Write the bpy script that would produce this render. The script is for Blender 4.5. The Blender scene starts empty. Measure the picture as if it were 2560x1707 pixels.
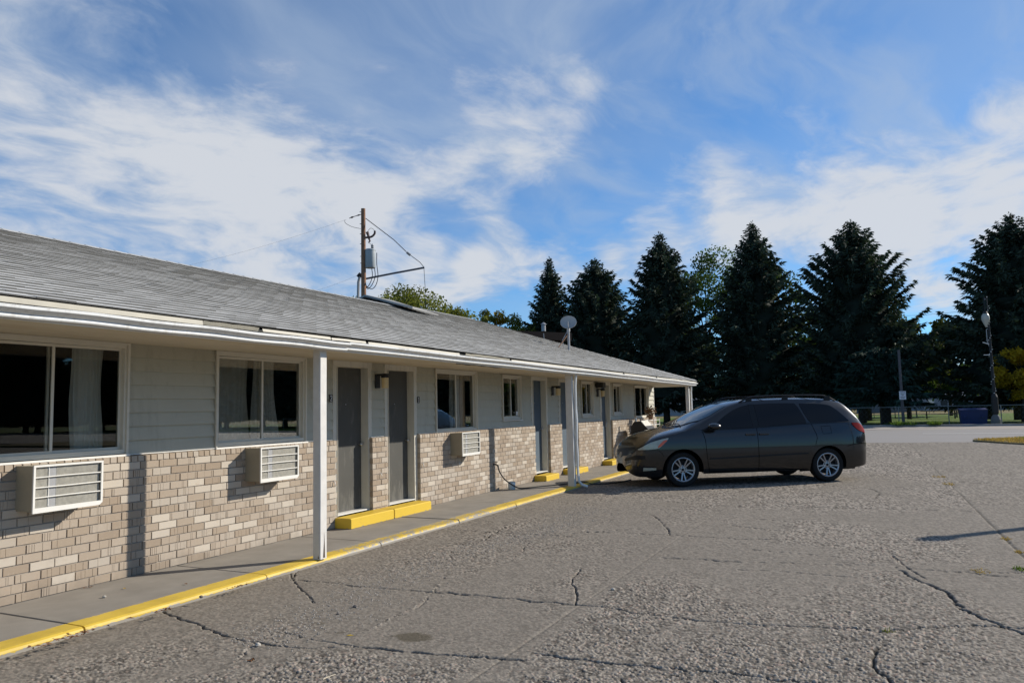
import bpy, bmesh, math, random
import numpy as np
from mathutils import Vector, Matrix
random.seed(7); rng = np.random.default_rng(11)
SC = bpy.context.scene
COL = SC.collection
R_ = math.radians

# ------------------------------------------------------------------ camera
# world: x runs along the motel front, y runs into the building, z up, z = 0 on the walkway
EYE = 1.60
FPX, YAW, PIT, ROL = 1887.2, 0.448416, 0.0889424, -0.0227052      # focal length in px of a 2560 px wide frame
fw = np.array([math.cos(YAW)*math.cos(PIT), math.sin(YAW)*math.cos(PIT), math.sin(PIT)])
_r0 = np.array([math.sin(YAW), -math.cos(YAW), 0.0]); _u0 = np.cross(_r0, fw)
rt = math.cos(ROL)*_r0 + math.sin(ROL)*_u0
up = -math.sin(ROL)*_r0 + math.cos(ROL)*_u0
def ray(px, py): return fw + (px-1280)/FPX*rt - (py-853.5)/FPX*up
def at_depth(px, py, D): return np.array([0, 0, EYE]) + ray(px, py)*D
def at_x(px, py, X):
    d = ray(px, py); return np.array([0, 0, EYE]) + d*(X/d[0])
cam = bpy.data.cameras.new('camera'); co = bpy.data.objects.new('camera', cam); COL.objects.link(co)
cam.sensor_width = 36; cam.sensor_fit = 'HORIZONTAL'; cam.lens = 36*FPX/2560
cam.clip_start = 0.05; cam.clip_end = 6000
co.matrix_world = Matrix(((rt[0], up[0], -fw[0], 0), (rt[1], up[1], -fw[1], 0), (rt[2], up[2], -fw[2], EYE), (0, 0, 0, 1)))
SC.camera = co

# ------------------------------------------------------------------ light
SUN_EL, SUN_H = R_(27.0), (0.730, -0.684)
s = bpy.data.lights.new('sun', 'SUN'); so = bpy.data.objects.new('sun', s); COL.objects.link(so)
s.energy = 4.6; s.angle = R_(0.53); s.color = (1.0, 0.93, 0.82)
sd = Vector((SUN_H[0]*math.cos(SUN_EL), SUN_H[1]*math.cos(SUN_EL), math.sin(SUN_EL)))
so.rotation_euler = sd.to_track_quat('Z', 'Y').to_euler(); so.location = (30, -30, 40)
SC.view_settings.view_transform = 'Standard'; SC.view_settings.look = 'None'
SC.view_settings.gamma = 1.0; SC.view_settings.exposure = 0.32; SC.view_settings.use_curve_mapping = False
SC.render.film_transparent = False

# ------------------------------------------------------------------ node helpers
class NT:
    def __init__(self, tree):
        self.t = tree; self.n = tree.nodes; self.l = tree.links
    def new(self, kind, **kw):
        n = self.n.new(kind)
        for k, v in kw.items(): setattr(n, k, v)
        return n
    def put(self, sock, v):
        if v is None: return
        if hasattr(v, 'is_output'): self.l.new(v, sock)
        else:
            if sock.type == 'RGBA' and not hasattr(v, '__len__'): v = (v, v, v, 1)
            elif sock.type == 'RGBA' and len(v) == 3: v = (*v, 1)
            sock.default_value = v
    def math(self, op, a, b=None, c=None, clamp=False):
        n = self.new('ShaderNodeMath', operation=op); n.use_clamp = clamp
        self.put(n.inputs[0], a); self.put(n.inputs[1], b); self.put(n.inputs[2], c)
        return n.outputs[0]
    def vmath(self, op, a, b=None, out=0):
        n = self.new('ShaderNodeVectorMath', operation=op)
        self.put(n.inputs[0], a); self.put(n.inputs[1], b)
        return n.outputs[out]
    def noise(self, vec, scale, detail=4, rough=0.55, dist=0.0):
        n = self.new('ShaderNodeTexNoise'); self.put(n.inputs['Vector'], vec)
        n.inputs['Scale'].default_value = scale; n.inputs['Detail'].default_value = detail
        n.inputs['Roughness'].default_value = rough; n.inputs['Distortion'].default_value = dist
        return n.outputs['Fac']
    def voronoi(self, vec, scale, feature='F1', out='Distance'):
        n = self.new('ShaderNodeTexVoronoi', feature=feature); self.put(n.inputs['Vector'], vec)
        n.inputs['Scale'].default_value = scale
        return n.outputs[out]
    def ramp(self, fac, stops, interp='LINEAR'):
        n = self.new('ShaderNodeValToRGB'); self.put(n.inputs[0], fac); r = n.color_ramp; r.interpolation = interp
        while len(r.elements) < len(stops): r.elements.new(0.5)
        for e, (p, c) in zip(r.elements, stops):
            e.position = p; e.color = (c, c, c, 1) if not hasattr(c, '__len__') else (*c, 1)
        return n.outputs[0]
    def mix(self, fac, a, b, mode='MIX'):
        n = self.new('ShaderNodeMix', data_type='RGBA', blend_type=mode)
        self.put(n.inputs[0], fac); self.put(n.inputs[6], a); self.put(n.inputs[7], b)
        return n.outputs[2]
    def maprange(self, v, a, b, c=0.0, d=1.0, smooth=True):
        n = self.new('ShaderNodeMapRange'); n.interpolation_type = 'SMOOTHSTEP' if smooth else 'LINEAR'
        self.put(n.inputs[0], v)
        for i, x in enumerate((a, b, c, d)): n.inputs[i+1].default_value = x
        return n.outputs[0]
    def attr(self, name, out='Fac'):
        n = self.new('ShaderNodeAttribute'); n.attribute_name = name; return n.outputs[out]
    def coord(self, which='Object'): return self.new('ShaderNodeTexCoord').outputs[which]
    def mapping(self, vec, scale=(1, 1, 1), rot=(0, 0, 0), loc=(0, 0, 0)):
        n = self.new('ShaderNodeMapping'); self.put(n.inputs[0], vec)
        n.inputs['Scale'].default_value = scale; n.inputs['Rotation'].default_value = rot; n.inputs['Location'].default_value = loc
        return n.outputs[0]
    def sep(self, vec):
        n = self.new('ShaderNodeSeparateXYZ'); self.put(n.inputs[0], vec); return n.outputs
    def bump(self, h, strength=0.3, dist=0.01):
        n = self.new('ShaderNodeBump'); n.inputs['Strength'].default_value = strength; n.inputs['Distance'].default_value = dist
        self.put(n.inputs['Height'], h); return n.outputs[0]

def material(name, base=(0.5, 0.5, 0.5), rough=0.6, spec=0.5, metal=0.0, coat=0.0, var=0.0, vscale=6.0, tone=False,
             bump=0.0, bscale=60.0, extra=None):
    """Principled material with colour noise, an optional 'tone' attribute and a noise bump."""
    m = bpy.data.materials.new(name); m.use_nodes = True; nt = NT(m.node_tree)
    b = nt.n['Principled BSDF']
    b.inputs['Roughness'].default_value = rough; b.inputs['Metallic'].default_value = metal
    b.inputs['Specular IOR Level'].default_value = spec; b.inputs['Coat Weight'].default_value = coat
    c = (*base, 1)
    vec = nt.coord('Object')
    if var > 0:
        f = nt.noise(vec, vscale, 5, 0.6)
        v = nt.maprange(f, 0.25, 0.75, 1-var, 1+var, False)
        c = nt.mix(1.0, c, v, 'MULTIPLY')
    if tone: c = nt.mix(1.0, c, nt.attr('tone'), 'MULTIPLY')
    if extra: c = extra(nt, c, vec, b)
    nt.put(b.inputs['Base Color'], c)
    if bump > 0:
        nt.l.new(nt.bump(nt.noise(vec, bscale, 4, 0.6), bump, 0.01), b.inputs['Normal'])
    return m

# ------------------------------------------------------------------ sky
W = bpy.data.worlds.new('World'); SC.world = W; W.use_nodes = True
wt = NT(W.node_tree); bg = wt.n['Background']
sky = wt.new('ShaderNodeTexSky', sky_type='NISHITA'); sky.sun_disc = False
sky.sun_elevation = SUN_EL; sky.sun_rotation = math.atan2(SUN_H[0], SUN_H[1])
sky.altitude = 1500; sky.air_density = 1.0; sky.dust_density = 0.3; sky.ozone_density = 2.0
SKY_TINT = (0.50, 1.10, 1.56)
D = wt.coord('Generated')
sx, sy, sz = wt.sep(D)
zz = wt.math('ADD', wt.math('MAXIMUM', sz, 0.0), 0.16)
cu = wt.new('ShaderNodeCombineXYZ')
wt.l.new(wt.math('DIVIDE', sx, zz), cu.inputs[0]); wt.l.new(wt.math('DIVIDE', sy, zz), cu.inputs[1])
P = cu.outputs[0]
warp = wt.new('ShaderNodeTexNoise'); warp.inputs['Scale'].default_value = 1.1; warp.inputs['Detail'].default_value = 3
wt.l.new(P, warp.inputs['Vector'])
wv = wt.vmath('SCALE', wt.vmath('SUBTRACT', warp.outputs['Color'], (0.5, 0.5, 0.5)))
wv.node.inputs['Scale'].default_value = 0.7
Pw = wt.vmath('ADD', P, wv)
n1 = wt.noise(wt.mapping(Pw, (1.0, 1.35, 1), (0, 0, 0.5), (3.1, 1.7, 0)), 1.3, 7, 0.55)
n2 = wt.noise(wt.mapping(Pw, (1.1, 1.9, 1), (0, 0, 1.0), (0.3, 5.2, 0)), 2.6, 7, 0.56, 0.25)
n3 = wt.noise(wt.mapping(Pw, (1, 1.15, 1), (0, 0, .4), (9.0, 2.0, 0)), 6.5, 7, 0.60, 0.15)
dens = wt.math('ADD', wt.math('MULTIPLY', n1, 0.46), wt.math('MULTIPLY', n2, 0.28))
dens = wt.math('SUBTRACT', wt.math('ADD', dens, wt.math('MULTIPLY', n3, 0.46)), .10)
# where cloud banks and clear gaps lie in the sky (direction, half width in degrees, weight)
LOBE_K = 1.55
LOBES = [((250, 400), 24, .09), ((300, 480), 14, .015), ((120, 330), 12, .02), ((600, 480), 8, .04), ((1000, 340), 8, .03), ((1230, 300), 8, .045), ((1180, 180), 4, -.05), ((750, 420), 7, .03), ((560, 330), 10, .05), ((850, 430), 13, .08), ((1050, 400), 10, .07), ((1270, 330), 8, .05), ((1250, 255), 4, .04),
         ((1030, 235), 3, .0), ((350, 150), 12, .03), ((120, 170), 12, .05), ((880, 85), 3.2, .05),
         ((240, 90), 4, -.11), ((450, 100), 5, -.08), ((610, 110), 6, -.10), ((830, 230), 7, -.10), ((1000, 150), 9, -.06), ((950, 50), 8, -.05),
         ((1300, 100), 13, .03), ((1500, 220), 12, .01), ((2300, 120), 4, .04), ((2330, 280), 4, .05),
         ((2000, 300), 10, -.10), ((1690, 370), 4, -.06), ((2150, 230), 9, -.06), ((1400, 470), 7, -.13), ((1130, 530), 5, -.15), ((980, 560), 4, -.12), ((1290, 515), 4, -.12),
         ((1150, 610), 3.2, .20), ((1330, 590), 3.2, .20), ((1020, 630), 3, .18), ((1480, 575), 3.2, .15), ((1240, 615), 3, .13), ((1100, 650), 2.5, .12), ((900, 640), 2.5, .10), ((1400, 640), 3, .10), ((1500, 560), 4, .05), ((1850, 440), 7, .20), ((2150, 450), 8, .17), ((2330, 420), 6, .15), ((1720, 540), 4, .08),
         ((1600, 500), 5, .09), ((1590, 395), 3, .08), ((1980, 540), 5, .12), ((2150, 520), 5, .12), ((2150, 615), 2.4, .10), ((2170, 775), 4, .20),
         ((2200, 580), 2.2, -.10), ((2150, 680), 4, -.17), ((1850, 630), 3, -.12), ((1150, 725), 4, -.14), ((720, 572), 3, -.07), ((600, 610), 4, .04)]
for (px, py), rad, w in LOBES:
    d = ray(px*1.0884, py*1.0884); d = d/np.linalg.norm(d)
    dot = wt.vmath('DOT_PRODUCT', D, tuple(d), 1)
    dens = wt.math('ADD', dens, wt.maprange(dot, math.cos(R_(rad*1.25)), 1.0, 0.0, w*LOBE_K))
cov = wt.maprange(dens, 0.40, 0.98)
cov = wt.math('POWER', cov, 0.95)
veil = wt.maprange(wt.noise(wt.mapping(P, (.8, 1.6, 1), (0, 0, .8), (1.2, 4.4, 0)), .9, 4, .5), .28, .72, .06, .44)
n4 = wt.noise(wt.mapping(Pw, (1.0, 2.0, 1), (0, 0, .62), (6.0, 1.0, 0)), 2.2, 7, .56, .15)
vw = None
for (px, py), rad, w in [((1350, 120), 16, .42), ((1950, 140), 15, .40), ((950, 230), 10, .34), ((2300, 220), 10, .34), ((600, 120), 12, .22)]:
    d = ray(px*1.0884, py*1.0884); d = d/np.linalg.norm(d)
    q = wt.maprange(wt.vmath('DOT_PRODUCT', D, tuple(d), 1), math.cos(R_(rad*1.25)), 1.0, 0.0, w)
    vw = q if vw is None else wt.math('MAXIMUM', vw, q)
streak = wt.math('MULTIPLY', wt.maprange(n4, .36, .72), wt.math('ADD', vw, .14))
cov = wt.math('MAXIMUM', cov, veil); cov = wt.math('SUBTRACT', wt.math('ADD', cov, streak), wt.math('MULTIPLY', cov, streak), clamp=True)
cov = wt.math('MAXIMUM', cov, wt.maprange(sz, .10, -.03, 0, .35))
thick = wt.maprange(wt.math('ADD', dens, wt.math('MULTIPLY', wt.math('SUBTRACT', n3, .5), .5)), 0.55, 0.98)
cloud = wt.mix(thick, (4.7, 5.7, 7.1), (7.1, 7.4, 7.9))
skyc = wt.mix(1.0, sky.outputs[0], SKY_TINT, 'MULTIPLY')
skyf = wt.mix(wt.math('MULTIPLY', cov, 0.95), skyc, cloud)
below = wt.maprange(sz, -.02, -.06, 0, 1)
skyf = wt.mix(below, skyf, (1.2, 1.15, 1.0))
wt.l.new(skyf, bg.inputs['Color']); bg.inputs['Strength'].default_value = 0.075

# ------------------------------------------------------------------ mesh helpers
ORIGIN = {}
def tag(o, label=None, cat=None, group=None, kind=None):
    if label: o['label'] = label
    if cat: o['category'] = cat
    if group: o['group'] = group
    if kind: o['kind'] = kind
    return o
def thing(name, loc, label, cat, group=None, rotz=0.0, scale=1.0):
    o = bpy.data.objects.new(name, None); COL.objects.link(o)
    o.location = loc; o.rotation_euler = (0, 0, rotz); o.scale = (scale,)*3; o.empty_display_size = 0.2
    ORIGIN[o.name] = Vector(loc)
    return tag(o, label, cat, group)
def link(name, me, parent=None, world=True):
    """Link a mesh object; with world=True the mesh is in world coordinates and is moved into its parent's space."""
    o = bpy.data.objects.new(name, me); COL.objects.link(o)
    if parent is not None:
        o.parent = parent
        org = ORIGIN.get(parent.name, Vector((0, 0, 0)))
        ORIGIN[o.name] = org if world else Vector((0, 0, 0))
        if world and org.length > 0: me.transform(Matrix.Translation(-org))
    else: ORIGIN[o.name] = Vector((0, 0, 0))
    return o
def copy_tree(o, parent=None):
    c = o.copy(); COL.objects.link(c)
    if parent is not None: c.parent = parent
    for ch in list(o.children): copy_tree(ch, c)
    return c

class MB:
    def __init__(self): self.v = []; self.f = []; self.tone = []; self.t = 1.0
    def add(self, vs, fs):
        k = len(self.v); self.v += [tuple(map(float, p)) for p in vs]
        self.f += [tuple(i+k for i in f) for f in fs]; self.tone += [self.t]*len(fs); return self
    def quad(self, a, b, c, d): return self.add([a, b, c, d], [(0, 1, 2, 3)])
    def box(self, x0, y0, z0, x1, y1, z1):
        return self.add([(x0, y0, z0), (x1, y0, z0), (x1, y1, z0), (x0, y1, z0), (x0, y0, z1), (x1, y0, z1), (x1, y1, z1), (x0, y1, z1)],
                        [(0, 3, 2, 1), (4, 5, 6, 7), (0, 1, 5, 4), (1, 2, 6, 5), (2, 3, 7, 6), (3, 0, 4, 7)])
    def hexa(self, lo, hi):                       # two quads, bottom and top, same winding
        return self.add(list(lo)+list(hi), [(3, 2, 1, 0), (4, 5, 6, 7), (0, 1, 5, 4), (1, 2, 6, 5), (2, 3, 7, 6), (3, 0, 4, 7)])
    def bbox(self, x0, y0, z0, x1, y1, z1, b=0.006):   # box with its vertical and top edges chamfered
        def ring(x0, y0, x1, y1, z, c): return [(x0+c, y0, z), (x1-c, y0, z), (x1, y0+c, z), (x1, y1-c, z), (x1-c, y1, z), (x0+c, y1, z), (x0, y1-c, z), (x0, y0+c, z)]
        vs = ring(x0, y0, x1, y1, z0, b)+ring(x0, y0, x1, y1, z1-b, b)+ring(x0+b, y0+b, x1-b, y1-b, z1, b*.6)
        fs = [tuple(range(7, -1, -1)), tuple(range(16, 24))]
        for r in (0, 8):
            for i in range(8): fs.append((r+i, r+(i+1) % 8, r+8+(i+1) % 8, r+8+i))
        return self.add(vs, fs)
    def bar(self, a, b, w, h=None, upv=(0, 0, 1)):     # square bar from a to b
        h = h or w; a = Vector(a); b = Vector(b); d = (b-a).normalized(); u = Vector(upv)
        if abs(d.dot(u)) > .98: u = Vector((1, 0, 0))
        r = d.cross(u).normalized()*w/2; u = r.cross(d).normalized()*h/2
        return self.hexa([a-r-u, a+r-u, a+r+u, a-r+u], [b-r-u, b+r-u, b+r+u, b-r+u])
    def tube(self, pts, r, n=8, cap=True):
        pts = [Vector(p) for p in pts]; rs = r if hasattr(r, '__len__') else [r]*len(pts)
        vs = []; fs = []; prev = None
        for i, p in enumerate(pts):
            d = (pts[min(i+1, len(pts)-1)]-pts[max(i-1, 0)]).normalized()
            if prev is None:
                u = Vector((0, 0, 1)) if abs(d.z) < .9 else Vector((1, 0, 0))
                a = d.cross(u).normalized()
            else:
                a = (prev-d*prev.dot(d)).normalized()
            prev = a; b = d.cross(a)
            for k in range(n):
                t = 2*math.pi*k/n; vs.append(p+(a*math.cos(t)+b*math.sin(t))*rs[i])
        for i in range(len(pts)-1):
            for k in range(n): fs.append((i*n+k, i*n+(k+1) % n, (i+1)*n+(k+1) % n, (i+1)*n+k))
        if cap: fs.append(tuple(range(n-1, -1, -1))); fs.append(tuple((len(pts)-1)*n+k for k in range(n)))
        return self.add(vs, fs)
    def lathe(self, prof, n=20, c=(0, 0, 0), axis='z', closed=False, cap=True):
        vs = []; fs = []
        for r, h in prof:
            for k in range(n):
                t = 2*math.pi*k/n; a, b = r*math.cos(t), r*math.sin(t)
                p = (a, b, h) if axis == 'z' else ((h, a, b) if axis == 'x' else (a, h, b) if axis == '-y' else (b, h, a))
                vs.append((p[0]+c[0], p[1]+c[1], p[2]+c[2]))
        m = len(prof)
        for i in range(m if closed else m-1):
            j = (i+1) % m
            for k in range(n): fs.append((i*n+k, i*n+(k+1) % n, j*n+(k+1) % n, j*n+k))
        if not closed and cap:
            fs.append(tuple(range(n-1, -1, -1))); fs.append(tuple((m-1)*n+k for k in range(n)))
        return self.add(vs, fs)
    def grid(self, rows):                           # rows of points, all equally long
        n = len(rows[0]); vs = [p for r in rows for p in r]
        return self.add(vs, [(i*n+k, i*n+k+1, (i+1)*n+k+1, (i+1)*n+k) for i in range(len(rows)-1) for k in range(n-1)])
    def prism(self, poly, vec):                     # extrude a 3-D polygon along a vector
        n = len(poly); v = Vector(vec); vs = [Vector(p) for p in poly]+[Vector(p)+v for p in poly]
        return self.add(vs, [tuple(range(n-1, -1, -1)), tuple(range(n, 2*n))]+[(i, (i+1) % n, n+(i+1) % n, n+i) for i in range(n)])
    def mesh(self, name, mat=None, smooth=False):
        me = bpy.data.meshes.new(name); me.from_pydata(self.v, [], self.f)
        if any(t != 1.0 for t in self.tone) or (mat and mat.get('tone')):
            a = me.attributes.new('tone', 'FLOAT', 'FACE'); a.data.foreach_set('value', self.tone)
        if mat: me.materials.append(mat)
        bm = bmesh.new(); bm.from_mesh(me); bmesh.ops.recalc_face_normals(bm, faces=bm.faces); bm.to_mesh(me); bm.free()
        if smooth:
            me.polygons.foreach_set('use_smooth', [True]*len(me.polygons))
            if smooth != 'all':
                try: me.set_sharp_from_angle(angle=R_(smooth if smooth is not True else 40))
                except Exception: pass
        me.update(); return me
    def build(self, name, mat, parent=None, smooth=False, world=True):
        return link(name, self.mesh(name, mat, smooth), parent, world)

def np_mesh(name, V, Fq, mat, tones=None, attrs=None, smooth=False):
    """Fast mesh from numpy arrays; Fq is (n,4) or (n,3)."""
    me = bpy.data.meshes.new(name); k = Fq.shape[1]
    me.vertices.add(len(V)); me.vertices.foreach_set('co', np.ascontiguousarray(V, np.float32).ravel())
    me.loops.add(Fq.size); me.loops.foreach_set('vertex_index', np.ascontiguousarray(Fq, np.int32).ravel())
    me.polygons.add(len(Fq)); me.polygons.foreach_set('loop_start', np.arange(0, Fq.size, k, dtype=np.int32))
    me.polygons.foreach_set('loop_total', np.full(len(Fq), k, np.int32))
    if smooth: me.polygons.foreach_set('use_smooth', np.ones(len(Fq), bool))
    me.update(calc_edges=True)
    if tones is not None:
        a = me.attributes.new('tone', 'FLOAT', 'FACE'); a.data.foreach_set('value', np.ascontiguousarray(tones, np.float32))
    for nm, arr in (attrs or {}).items():
        a = me.attributes.new(nm, 'FLOAT', 'POINT'); a.data.foreach_set('value', np.ascontiguousarray(arr, np.float32))
    if mat: me.materials.append(mat)
    return me

def vnoise(x, y, s, seed=0):
    """smooth value noise on arrays"""
    r = np.random.default_rng(seed); N = 256; T = r.random((N, N))
    x = x/s+1000; y = y/s+1000; i = np.floor(x).astype(int); j = np.floor(y).astype(int); fx = x-i; fy = y-j
    fx = fx*fx*(3-2*fx); fy = fy*fy*(3-2*fy)
    g = lambda a, b: T[a % N, b % N]
    return (g(i, j)*(1-fx)+g(i+1, j)*fx)*(1-fy)+(g(i, j+1)*(1-fx)+g(i+1, j+1)*fx)*fy
def fbm(x, y, s, o=4, seed=0):
    t = 0; a = 1; n = 0
    for k in range(o): t = t+a*vnoise(x, y, s/2**k, seed+k); n += a; a *= .55
    return t/n

# ------------------------------------------------------------------ materials
def _brick_extra(nt, c, vec, b):
    # mottled faces with pale and rusty flecks
    tn = nt.attr('tone')
    c = nt.ramp(nt.maprange(tn, .8, 1.3, 0, 1, False), [(0, (.30, .235, .175)), (.22, (.355, .285, .215)), (.42, (.405, .338, .268)), (.62, (.43, .375, .31)), (1, (.55, .485, .40))])
    f = nt.noise(nt.coord('Object'), 38, 4, 0.7); g = nt.geom if hasattr(nt, 'geom') else None
    c = nt.mix(nt.maprange(f, 0.55, 0.75, 0, 0.35), c, (0.62, 0.53, 0.42))
    pos = nt.new('ShaderNodeNewGeometry').outputs['Position']
    g = nt.noise(pos, 9, 4, 0.6)
    c = nt.mix(nt.maprange(g, 0.58, 0.75, 0, 0.25), c, (0.36, 0.25, 0.17))
    z = nt.sep(pos)[2]                                 # splash dirt above the walk, water stains
    dn = nt.math('ADD', nt.maprange(z, 0, .22, .22, 0), nt.noise(nt.mapping(pos, (1.3, 1, .5)), 2.2, 6, .65))
    c = nt.mix(nt.maprange(dn, .56, .80, 0, .42), c, (.20, .165, .13))
    c = nt.mix(nt.maprange(nt.noise(nt.mapping(pos, (2.5, 1, .35)), 3.1, 5, .6), .62, .78, 0, .22), c, (.55, .49, .42))
    nt.l.new(nt.bump(nt.noise(pos, 160, 3, 0.7), 0.35, 0.004), b.inputs['Normal'])
    return c
M_brick = material('brick', (0.405, 0.338, 0.268), 0.9, 0.2, tone=True, extra=_brick_extra); M_brick['tone'] = 1
M_mortar = material('mortar', (0.34, 0.30, 0.255), 0.95, 0.1, var=.25, vscale=20)
def _streaks(nt, c, vec, b):
    pos = nt.new('ShaderNodeNewGeometry').outputs['Position']
    f = nt.noise(nt.mapping(pos, (7, 7, .7)), 2.0, 5, .65); g = nt.noise(pos, 1.1, 5, .6)
    q = nt.math('ADD', nt.math('MULTIPLY', f, .6), nt.math('MULTIPLY', g, .4))
    return nt.mix(nt.maprange(q, .50, .68, 0, .38), c, (.25, .22, .165))
M_siding = material('grey_siding', (0.465, 0.445, 0.36), 0.55, 0.4, var=.05, vscale=3, bump=.05, bscale=40, extra=_streaks)
def _shingle_extra(nt, c, vec, b):
    pos = nt.new('ShaderNodeNewGeometry').outputs['Position']
    g = nt.noise(pos, 170, 3, 0.8); st = nt.noise(pos, 0.7, 5, 0.65)
    c = nt.mix(1.0, c, nt.maprange(g, .25, .75, .62, 1.42, False), 'MULTIPLY')
    return nt.mix(1.0, c, nt.maprange(st, .3, .75, 1.04, .92), 'MULTIPLY')
M_shingle = material('roof_shingle', (0.45, 0.443, 0.42), 0.95, 0.15, tone=True, extra=_shingle_extra); M_shingle['tone'] = 1
M_deck = material('roof_deck', (0.10, 0.10, 0.10), 0.95, 0.1)
def _worn_white(nt, c, vec, b):
    pos = nt.new('ShaderNodeNewGeometry').outputs['Position']
    f = nt.noise(nt.mapping(pos, (6, 6, 1.2)), 5, 6, .7)
    return nt.mix(nt.maprange(f, .63, .74, 0, .6), c, (.42, .37, .30))
M_white = material('white_paint', (0.74, 0.72, 0.67), 0.5, 0.4, var=.05, vscale=4)
M_wornwhite = material('worn_white_paint', (0.64, 0.615, 0.57), 0.6, 0.3, var=.08, vscale=9, extra=_worn_white)
M_gutter = material('gutter_white', (0.74, 0.74, 0.72), 0.4, 0.4, var=.06, vscale=2, extra=_streaks)
M_flash = material('cream_flashing', (0.40, 0.37, 0.295), 0.5, 0.3, var=.14, vscale=5)
M_vinyl = material('window_vinyl', (0.62, 0.58, 0.49), 0.45, 0.4, var=.04)
def _soffit(nt, c, vec, b):
    pos = nt.new('ShaderNodeNewGeometry').outputs['Position']
    f = nt.noise(nt.mapping(pos, (.5, 3, 1)), 1.4, 5, .6)
    return nt.mix(nt.maprange(f, .5, .72, 0, .5), c, (.40, .30, .18))
M_soffit = material('soffit_board', (0.58, 0.51, 0.39), 0.7, 0.2, var=.05, extra=_soffit)
M_rot = material('rotten_board', (0.05, 0.045, 0.04), 0.9, 0.1, var=.5, vscale=14)
def _scuff(nt, c, vec, b):
    pos = nt.new('ShaderNodeNewGeometry').outputs['Position']; z = nt.sep(pos)[2]
    f = nt.noise(nt.mapping(pos, (3, 3, .8)), 4, 6, .7)
    c = nt.mix(nt.maprange(nt.math('ADD', f, nt.maprange(z, .15, .75, .14, 0)), .55, .75, 0, .30), c, (.24, .23, .20))
    return nt.mix(nt.maprange(nt.noise(nt.mapping(pos, (2, 2, 6)), 9, 4, .7), .66, .74, 0, .4), c, (.05, .05, .05))
M_doorgrey = material('charcoal_door', (0.095, 0.093, 0.085), 0.7, 0.08, var=.10, vscale=2, extra=_scuff)
M_doorblue = material('blue_grey_door', (0.105, 0.135, 0.165), 0.7, 0.08, var=.10, vscale=2, extra=_scuff)
M_metal = material('brushed_metal', (0.55, 0.54, 0.52), 0.35, 0.5, metal=.9)
M_black = material('black_metal', (0.015, 0.015, 0.016), 0.45, 0.4)
M_lantern = material('yellowed_lantern', (0.60, 0.46, 0.24), 0.4, 0.4)
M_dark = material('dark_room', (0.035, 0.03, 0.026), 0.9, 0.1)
M_roomtrim = material('room_trim', (0.10, 0.055, 0.035), 0.7, 0.2)
M_curtain = material('pale_green_curtain', (0.78, 0.77, 0.71), 0.85, 0.1, var=.06)
M_curtain2 = material('tan_curtain', (0.50, 0.38, 0.26), 0.85, 0.1, var=.06)
M_screen = material('insect_screen', (0.03, 0.03, 0.032), 0.8, 0.1)
M_acbeige = material('beige_housing', (0.33, 0.285, 0.205), 0.5, 0.3, var=.07)
M_acfin = material('coil_fins', (0.50, 0.48, 0.42), 0.6, 0.4, var=.2, vscale=30)
def glass_material(name, tint, refl=1.0, rough=0.0, thru=0.9):
    m = bpy.data.materials.new(name); m.use_nodes = True; nt = NT(m.node_tree)
    nt.n.remove(nt.n['Principled BSDF']); out = nt.n['Material Output']
    t = nt.new('ShaderNodeBsdfTransparent'); t.inputs[0].default_value = (*[c*thru for c in tint], 1)
    g = nt.new('ShaderNodeBsdfGlossy'); g.inputs['Roughness'].default_value = rough; g.inputs['Color'].default_value = (1, 1, 1, 1)
    fr = nt.new('ShaderNodeFresnel'); fr.inputs[0].default_value = 1.5
    mx = nt.new('ShaderNodeMixShader'); nt.l.new(nt.math('MULTIPLY', fr.outputs[0], refl, clamp=True), mx.inputs[0])
    nt.l.new(t.outputs[0], mx.inputs[1]); nt.l.new(g.outputs[0], mx.inputs[2]); nt.l.new(mx.outputs[0], out.inputs[0])
    return m
M_glass = glass_material('window_glass', (.88, .885, .865), .55)
M_trimgrey = material('door_trim_paint', (0.60, 0.57, 0.49), 0.5, 0.4, var=.06, vscale=4, extra=_streaks)
M_concrete = material('walk_concrete', (0.255, 0.232, 0.20), 0.9, 0.2, var=.16, vscale=2.5, bump=.25, bscale=90)
def _yellow(nt, c, vec, b):
    pos = nt.new('ShaderNodeNewGeometry').outputs['Position']; x, y, z = nt.sep(pos)
    f = nt.noise(pos, 26, 5, .7); h = nt.noise(pos, 5, 4, .6)
    # paint worn off: mostly on the low face, near the inner edge and where feet and tyres rub
    low = nt.maprange(z, -.055, -.018, .30, -.03)
    inner = nt.maprange(y, 5.81, 5.87, 0, .14)
    wx = nt.math('MULTIPLY', nt.maprange(x, 6.6, 7.4, 0, .15), nt.maprange(x, 10.5, 12, 1, 0.25))
    q = nt.math('ADD', nt.math('ADD', nt.math('MULTIPLY', f, .6), nt.math('MULTIPLY', h, .4)), nt.math('ADD', low, nt.math('ADD', inner, wx)))
    c = nt.mix(1.0, c, nt.maprange(nt.noise(pos, 3, 5, .6), .3, .75, 1.08, .8), 'MULTIPLY')
    c = nt.mix(nt.maprange(q, .60, .66), c, (.30, .275, .235))
    c = nt.mix(nt.maprange(nt.noise(nt.mapping(pos, (.8, 3, 3)), 8, 5, .7), .55, .72, 0, .5), c, (.33, .235, .07))
    nt.l.new(nt.bump(f, .3, .004), b.inputs['Normal'])
    return c
M_yellow = material('worn_yellow_paint', (0.64, 0.44, 0.055), 0.55, 0.4, extra=_yellow)
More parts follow.
